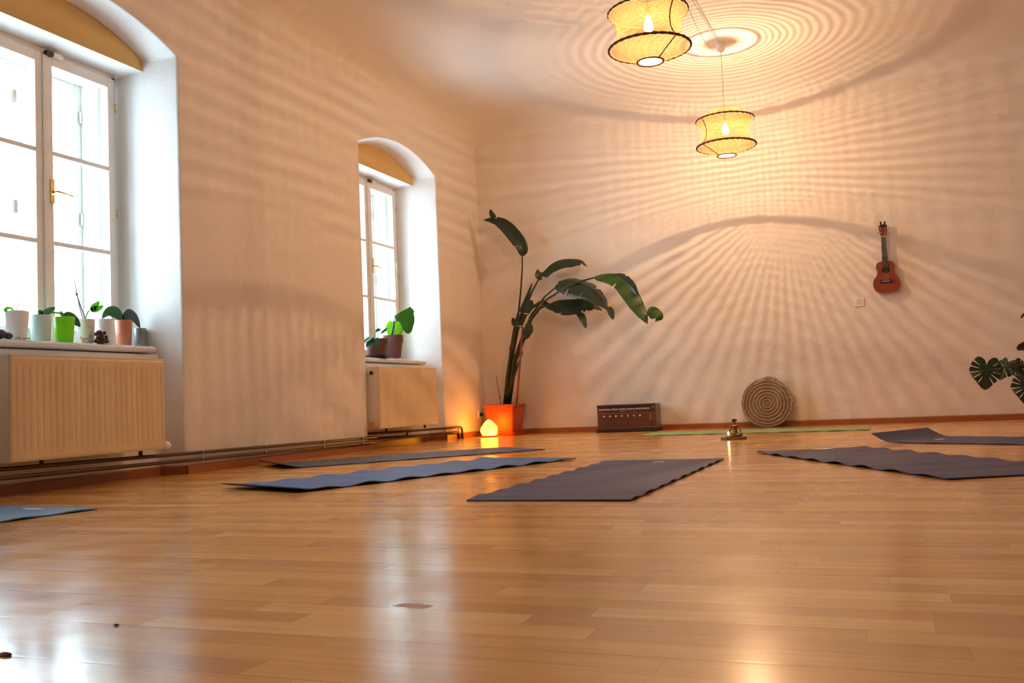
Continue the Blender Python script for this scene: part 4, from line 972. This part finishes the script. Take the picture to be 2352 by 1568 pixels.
# ------------------------------------------------------------------ plants on the near sill
def z2(x, y): return x/6.19, 640+y/6.19
SZ = .765
def pot_at(name, xl, xr, ytop, xpl, m, label, cat='flowerpot', taper=.82, zt=z2, rim=.0, depth=.0, group='pots on the near window sill', yb=None, style='plain'):
    """xl..xr, ytop in crop units at the top rim; the pot stands on the sill at plane x = xpl"""
    a, c = onX(*zt(xl, ytop), xpl), onX(*zt(xr, ytop), xpl)
    cen = (a+c)/2; wpx = (c-a).length; r = wpx/2*.98
    # apparent width is measured along y at grazing view: correct by the view angle
    vd = (cen-CAM); vd.z = 0; vd.normalize(); r = wpx*abs(vd.x)/2*.95
    x, y, zt_ = cen.x, cen.y, cen.z; h = zt_-SZ
    t = thing(name, (x, y, SZ), label, cat, group)
    b = MB(); b.lathe([(r*taper*.9, SZ+.001), (r*taper, SZ+.006), (r*(taper+1)/2, SZ+h*.5), (r, SZ+h-.004), (r*.99, SZ+h), (r*.93, SZ+h-.003), (r*.90, SZ+h-.02), (r*.86, SZ+h*.75), (.0001, SZ+h*.75)], (x, y, 0), 36)
    if rim: b.lathe([(r, SZ+h-rim), (r*1.06, SZ+h-rim), (r*1.06, SZ+h), (r*.97, SZ+h)], (x, y, 0), 36)
    b.build('pot', m, t, smooth=True, autosmooth=.7)
    return t, Vector((x, y, SZ+h)), r
MP_W = mat('white_ceramic', (.78, .78, .80), .3, var=.02)
MP_T = mat('pale_teal_ceramic', (.55, .68, .64), .35, var=.02)
MP_L = mat('lime_plastic', (.30, .62, .03), .3, var=.03, trans=.45)
MP_R = mat('salmon_terracotta', (.58, .20, .11), .5, var=.05)
MP_G = mat('grey_tin', (.26, .29, .28), .35, .3)
def patt_mat():
    m, t, out = nt('white_pot_with_brown_tree_print'); L = t.links.new
    p = N(t, 'ShaderNodeBsdfPrincipled', Roughness=.45); tc = N(t, 'ShaderNodeTexCoord')
    nz = N(t, 'ShaderNodeTexVoronoi', Scale=55.0, feature='DISTANCE_TO_EDGE'); L(tc.outputs['Object'], nz.inputs['Vector'])
    n3 = N(t, 'ShaderNodeTexNoise', Scale=22.0, Detail=1.0); L(tc.outputs['Object'], n3.inputs['Vector'])
    sp_ = N(t, 'ShaderNodeSeparateXYZ'); L(tc.outputs['Object'], sp_.inputs[0])
    f = math_n(t, 'MULTIPLY', math_n(t, 'LESS_THAN', nz.outputs['Distance'], .09), math_n(t, 'GREATER_THAN', n3.outputs['Fac'], .52))
    f = math_n(t, 'MULTIPLY', f, math_n(t, 'LESS_THAN', sp_.outputs[2], .095))
    mx_ = N(t, 'ShaderNodeMix', data_type='RGBA'); L(math_n(t, 'MULTIPLY', f, .85), mx_.inputs[0]); mx_.inputs[6].default_value = (.74, .66, .58, 1); mx_.inputs[7].default_value = (.35, .16, .06, 1)
    L(mx_.outputs[2], p.inputs['Base Color']); L(p.outputs[0], out.inputs[0]); return m
def sleaf(parent, p0, p1, w, up=.03, m=MLEAFO, dA=(0,-1,.2), dB=(0,1,.2), droop=0, prof=None):
    p0, p1 = Vector(p0), Vector(p1); mid_ = (p0+p1)/2+Vector((0,0,up))
    b = leaf([p0, p0.lerp(mid_, .55)+Vector((0,0,up*.3)), mid_, p1.lerp(mid_, .5)+Vector((0,0,up*.3)), p1], w, dA, dB, 0, prof=prof)
    return leaf_obj(b, 'leaf', m, parent, .0015)
SX = -4.09
def Z2(x, y, pl=SX): return onX(*z2(x, y), pl)
t, c, r = pot_at('flowerpot', 35, 425, 465, SX, MP_W, 'large white flowerpot, biggest and leftmost of those on the near sill')
sleaf(t, Z2(55, 452), Z2(195, 448), .014, .006, MLEAFL)

b = MB(); b.tube([c, Z2(250, 360), Z2(370, 390)], .0012, 5); b.build('stem', MSTEM, t)
t, c, r = pot_at('flowerpot', 405, 745, 520, SX, MP_T, 'pale teal flowerpot between the large white pot and the lime green pot', taper=.86)
sleaf(t, c, Z2(790, 405), .018, .0, MLEAFB); sleaf(t, c, Z2(560, 500), .018, .01, MLEAFO)
t, c, r = pot_at('flowerpot', 745, 1078, 545, -4.055, MP_L, 'glowing lime green flowerpot with a dark glossy leaf hanging over its rim', taper=.80)
sleaf(t, Z2(900, 545, -4.05), Z2(1140, 680, -4.02), .034, .016, MLEAFO, (0,-.5,-1), (0,.5,1)); sleaf(t, c, Z2(855, 455), .014, 0, MLEAFB); sleaf(t, c, Z2(700, 500), .02, .01, MLEAFL)
t, c, r = pot_at('flowerpot', 1080, 1358, 580, SX, patt_mat(), 'white flowerpot printed with a brown tree, holding a tall bare orchid stalk', taper=.86)
b = MB(); b.tube([Z2(1215, 570), Z2(1150, 400), Z2(1100, 260), Z2(1085, 200), Z2(1070, 80), Z2(1015, -190)], [.003, .0025, .003, .0028, .002, .0015], 6); b.tube([Z2(1180, 570), Z2(1140, 430), Z2(1100, 250)], .002, 6); b.ball(Z2(1090, 220), .006, 8, 6, (1, 1, 1.6)); b.build('orchid_stalk', mat('brown_stalk', (.12, .07, .06), .6), t, smooth=True, weld=False)
sleaf(t, Z2(1215, 565), Z2(1285, 440), .004, .01, MLEAFL); sleaf(t, Z2(1285, 440), Z2(1415, 320), .02, -.005, MLEAFL, (0,-.5,.8), (0,.5,-.8)); sleaf(t, Z2(1290, 442), Z2(1468, 385), .018, -.005, MLEAFL, (0,-.3,.9), (0,.3,-.9))
t, c, r = pot_at('flowerpot', 1350, 1622, 578, SX, MP_W, 'plain white flowerpot behind the brown figurine on the near sill', taper=.86)
t, c, r = pot_at('flowerpot', 1620, 1890, 592, SX, MP_R, 'salmon pink flowerpot with broad arching orchid leaves', taper=.84)
sleaf(t, c+Vector((0, 0, -.01)), Z2(1450, 560), .034, .05, MLEAFO, (0,-.6,-.8), (0,.6,.8)); sleaf(t, c, Z2(1990, 700), .036, .05, mat('very_dark_leaf', (.012, .03, .02), .35), (0,-.6,-.8), (0,.6,.8))
t, c, r = pot_at('flowerpot', 1890, 2085, 705, SX, MP_G, 'small grey tin pot at the right end of the near sill', taper=.92)
b = MB(); b.torus(c+Vector((r+.006, 0, -.022)), .012, .0022, 16, 6); b.build('handle_ring', MP_G, t, smooth=True)
# brown bear-like figurine (kept generic)
p = Z2(1432, 895, -4.012); t = MB(); k_ = .042
for dx, dy, dz, rr, s3 in ((0, 0, .024, .021, (1, 1, 1.15)), (0, -.006, .056, .0165, (1, 1, .95)), (-.002, -.018, .052, .008, (1, 1, 1)), (.002, .014, .062, .009, (1, 1, 1)), (.004, .02, .016, .012, (1, 1.2, .9)), (.004, -.02, .014, .011, (1, 1.2, .9)), (.012, .016, .034, .008, (1, 1, 1.4)), (.012, -.016, .036, .008, (1, 1, 1.4))):
    t.ball((p.x+dx, p.y+dy*1.7, SZ+dz), rr*1.3, 14, 10, s3)
tag(t.build('figurine', mat('dark_brown_bronze', (.07, .03, .015), .3, .4, var=.5, scale=80), smooth=True, weld=False, origin=(p.x, p.y, SZ)), 'small dark brown squatting figurine before the plain white pot', 'figurine')
p = Z2(60, 815, -4.02); t = MB(); t.ball((p.x, p.y-.03, SZ+.024), .026, 14, 10, (1, 1.6, .95)); t.ball((p.x, p.y+.02, SZ+.017), .018, 12, 8, (1, 1.5, .95)); t.ball((p.x, p.y-.07, SZ+.03), .03, 12, 8, (1, 1.2, .98))
for i, v in enumerate(t.v): t.v[i] = v+Vector((0, 0, .004*mnoise.noise(v*60)))
tag(t.build('stone', mat('dark_violet_stone', (.045, .03, .04), .5), smooth=True, weld=False, origin=(p.x, p.y, SZ)), 'dark lumpy stone before the large white pot on the near sill', 'stone')
for (x0, x1) in ((225, 285), (330, 435)):
    p0, p1 = Z2(x0, 822, -4.0), Z2(x1, 812, -4.0); p0.z = p1.z = SZ+.003
    tag(leaf_obj(leaf([p0, (p0+p1)/2+Vector((0,0,.004)), p1], .008, (1,0,.3), (-1,0,.3)), 'dry_leaf', MPIPE, None), 'dry dark leaf lying on the near sill under the large white pot, %s one' % ('shorter' if x0 < 300 else 'longer'), 'leaf', 'dry leaves on the sill')

# ------------------------------------------------------------------ plants on the far sill
def z3(x, y): return 820+x/8.711, 680+y/8.711
GR2 = 'pots on the far window sill'
def sau(t, x, y, r, h, m):
    b = MB(); b.lathe([(r*.82, SZ), (r*.85, SZ+.001), (r, SZ+h), (r*.96, SZ+h), (r*.8, SZ+.005), (.0001, SZ+.005)], (x, y, 0), 30); b.build('saucer', m, t, smooth=True, autosmooth=.7)
MPB = mat('old_brown_terracotta', (.15, .055, .038), .7, var=.25, scale=20)
S2X = -4.10
def Z3(x, y, pl=S2X): return onX(*z3(x, y), pl)
def pot2(xl, xr, ytop, pl, lab, taper, sm, sr):
    a, c = Z3(xl, ytop, pl), Z3(xr, ytop, pl); cen = (a+c)/2; vd = cen-CAM; vd.z = 0; vd.normalize(); r = (c-a).length*abs(vd.x)/2
    x, y = cen.x, cen.y; h = cen.z-SZ; t = thing('flowerpot', (x, y, SZ), lab, 'flowerpot', GR2)
    zb = SZ+.018
    b = MB(); b.lathe([(r*taper*.95, zb), (r*taper, zb+.004), (r*.90, zb+(h-.018)*.66), (r*.97, zb+(h-.018)*.66), (r, SZ+h), (r*.9, SZ+h), (r*.86, SZ+h-.03), (.0001, SZ+h-.03)], (x, y, 0), 32); b.build('pot', MPB, t, smooth=True, autosmooth=.6)
    sau(t, x, y, sr, .024, sm); return t, cen, r
t, c, r = pot2(500, 920, 785, -4.115, 'tall brown terracotta pot with a heart-leaved plant on the far sill', .72, mat('pale_terracotta', (.5, .24, .16), .6), .062)
def sl3(t, a, b_, w, up, m, dA, dB, prof=None): return sleaf(t, a, b_, w, up, m, dA, dB, prof=prof)
hp = lambda s: (.25+1.2*math.sin(PI*min(1, s*.95+.10))**.8)*.8 if s > .0 else .3
heart = lambda s: max(.03, (1-s)**.55*1.02) if s > .25 else .86+.16*math.sin(s/.25*PI/2)
P0, P1 = Z3(900, 300, -4.06), Z3(1030, 750, -4.03)
leaf_obj(leaf([P0, P0.lerp(P1, .35)+Vector((.02, 0, .0)), P0.lerp(P1, .7)+Vector((.01, .0, 0)), P1], .095, (-.88, -.47, .35), (.88, .47, .05), 0, prof=heart), 'leaf', MLEAFL2 if False else mat('glossy_mid_green_leaf', (.06, .26, .02), .3, var=.15, trans=.35), t, .0015)
P0, P1 = Z3(745, 500, -4.16), Z3(745, 800, -4.15)
leaf_obj(leaf([P0, P0.lerp(P1, .5), P1], .082, (-.88, -.47, .1), (.88, .47, .1), 0, prof=lambda s: .35+.65*math.sin(PI*min(1, .12+s*.8))), 'leaf', mat('backlit_lime_leaf', (.26, .52, .03), .4, var=.15, trans=.6), t, .0015)
b = MB(); b.tube([Z3(735, 790), Z3(745, 480), Z3(765, 260), Z3(785, -80), Z3(800, -560)], [.004, .0035, .003, .0028, .0025], 6); b.build('thin_stick', mat('pale_stick', (.5, .47, .42), .5), t)
b = MB(); p = Z3(803, -600); b.ball(p, .016, 10, 8, (.5, .9, 1.9)); b.build('bud', mat('pale_bud', (.6, .62, .4), .5), t, smooth=True)
b = MB(); b.tube([Z3(700, 790), Z3(720, 620), Z3(745, 470)], [.009, .007, .004], 8); b.tube([Z3(745, 790), Z3(740, 560), Z3(900, 300, -4.06)], [.006, .005, .003], 6); b.build('stem', MSTEM, t, smooth=True, weld=False)
t, c, r = pot2(150, 612, 855, -4.06, 'squat brown terracotta pot on a black saucer, half hidden by the wall edge', .82, MBLACK, .105)
for a_, b_, w, m in (((330, 850), (400, 1045), .026, MLEAFB), ((300, 820), (190, 1020), .034, MLEAFO), ((290, 810), (120, 950), .03, MLEAFO), ((370, 700), (465, 680), .013, MLEAFO), ((480, 745), (610, 625), .012, MLEAFB), ((260, 830), (200, 880), .02, MLEAFL)):
    P0, P1 = Z3(*a_, -4.03), Z3(*b_, -4.0)
    leaf_obj(leaf([P0, P0.lerp(P1, .5)+Vector((.02, 0, .01)), P1], w, (-.88, -.47, .2), (.88, .47, .2)), 'leaf', m, t, .0015)
b = MB(); b.tube([Z3(350, 860, -4.05), Z3(365, 720, -4.03), Z3(375, 690, -4.03)], .003, 6); b.tube([Z3(390, 860, -4.05), Z3(480, 745, -4.03)], .002, 6); b.build('stem', MSTEM, t, smooth=True, weld=False)

# ------------------------------------------------------------------ light
w_ = bpy.data.worlds.new('overcast_sky'); sc.world = w_; w_.use_nodes = True; nt_ = w_.node_tree; nt_.nodes.clear()
bg = nt_.nodes.new('ShaderNodeBackground'); bg.inputs[0].default_value = (.62, .85, 1.0, 1); bg.inputs[1].default_value = 25.0
wo = nt_.nodes.new('ShaderNodeOutputWorld'); nt_.links.new(bg.outputs[0], wo.inputs[0])
for wc in WC:      # portals only guide the sampling of the sky through the openings; they give no light
    ld = bpy.data.lights.new('sky_portal', 'AREA'); ld.shape = 'RECTANGLE'; ld.size = 1.65; ld.size_y = .98; ld.cycles.is_portal = True
    lo = bpy.data.objects.new('sky_portal', ld); C.objects.link(lo); lo.location = (-4.52, wc, 1.59); lo.rotation_euler = (0, -PI/2, 0)

sc.view_settings.view_transform = 'Standard'; sc.view_settings.look = 'None'; sc.view_settings.gamma = 1; sc.view_settings.use_curve_mapping = False
sc.view_settings.exposure = -0.2
cy = sc.cycles; cy.max_bounces = 10; cy.diffuse_bounces = 6; cy.glossy_bounces = 4; cy.transparent_max_bounces = 16; cy.sample_clamp_indirect = 8; cy.caustics_reflective = False; cy.caustics_refractive = False
cy.use_denoising = True
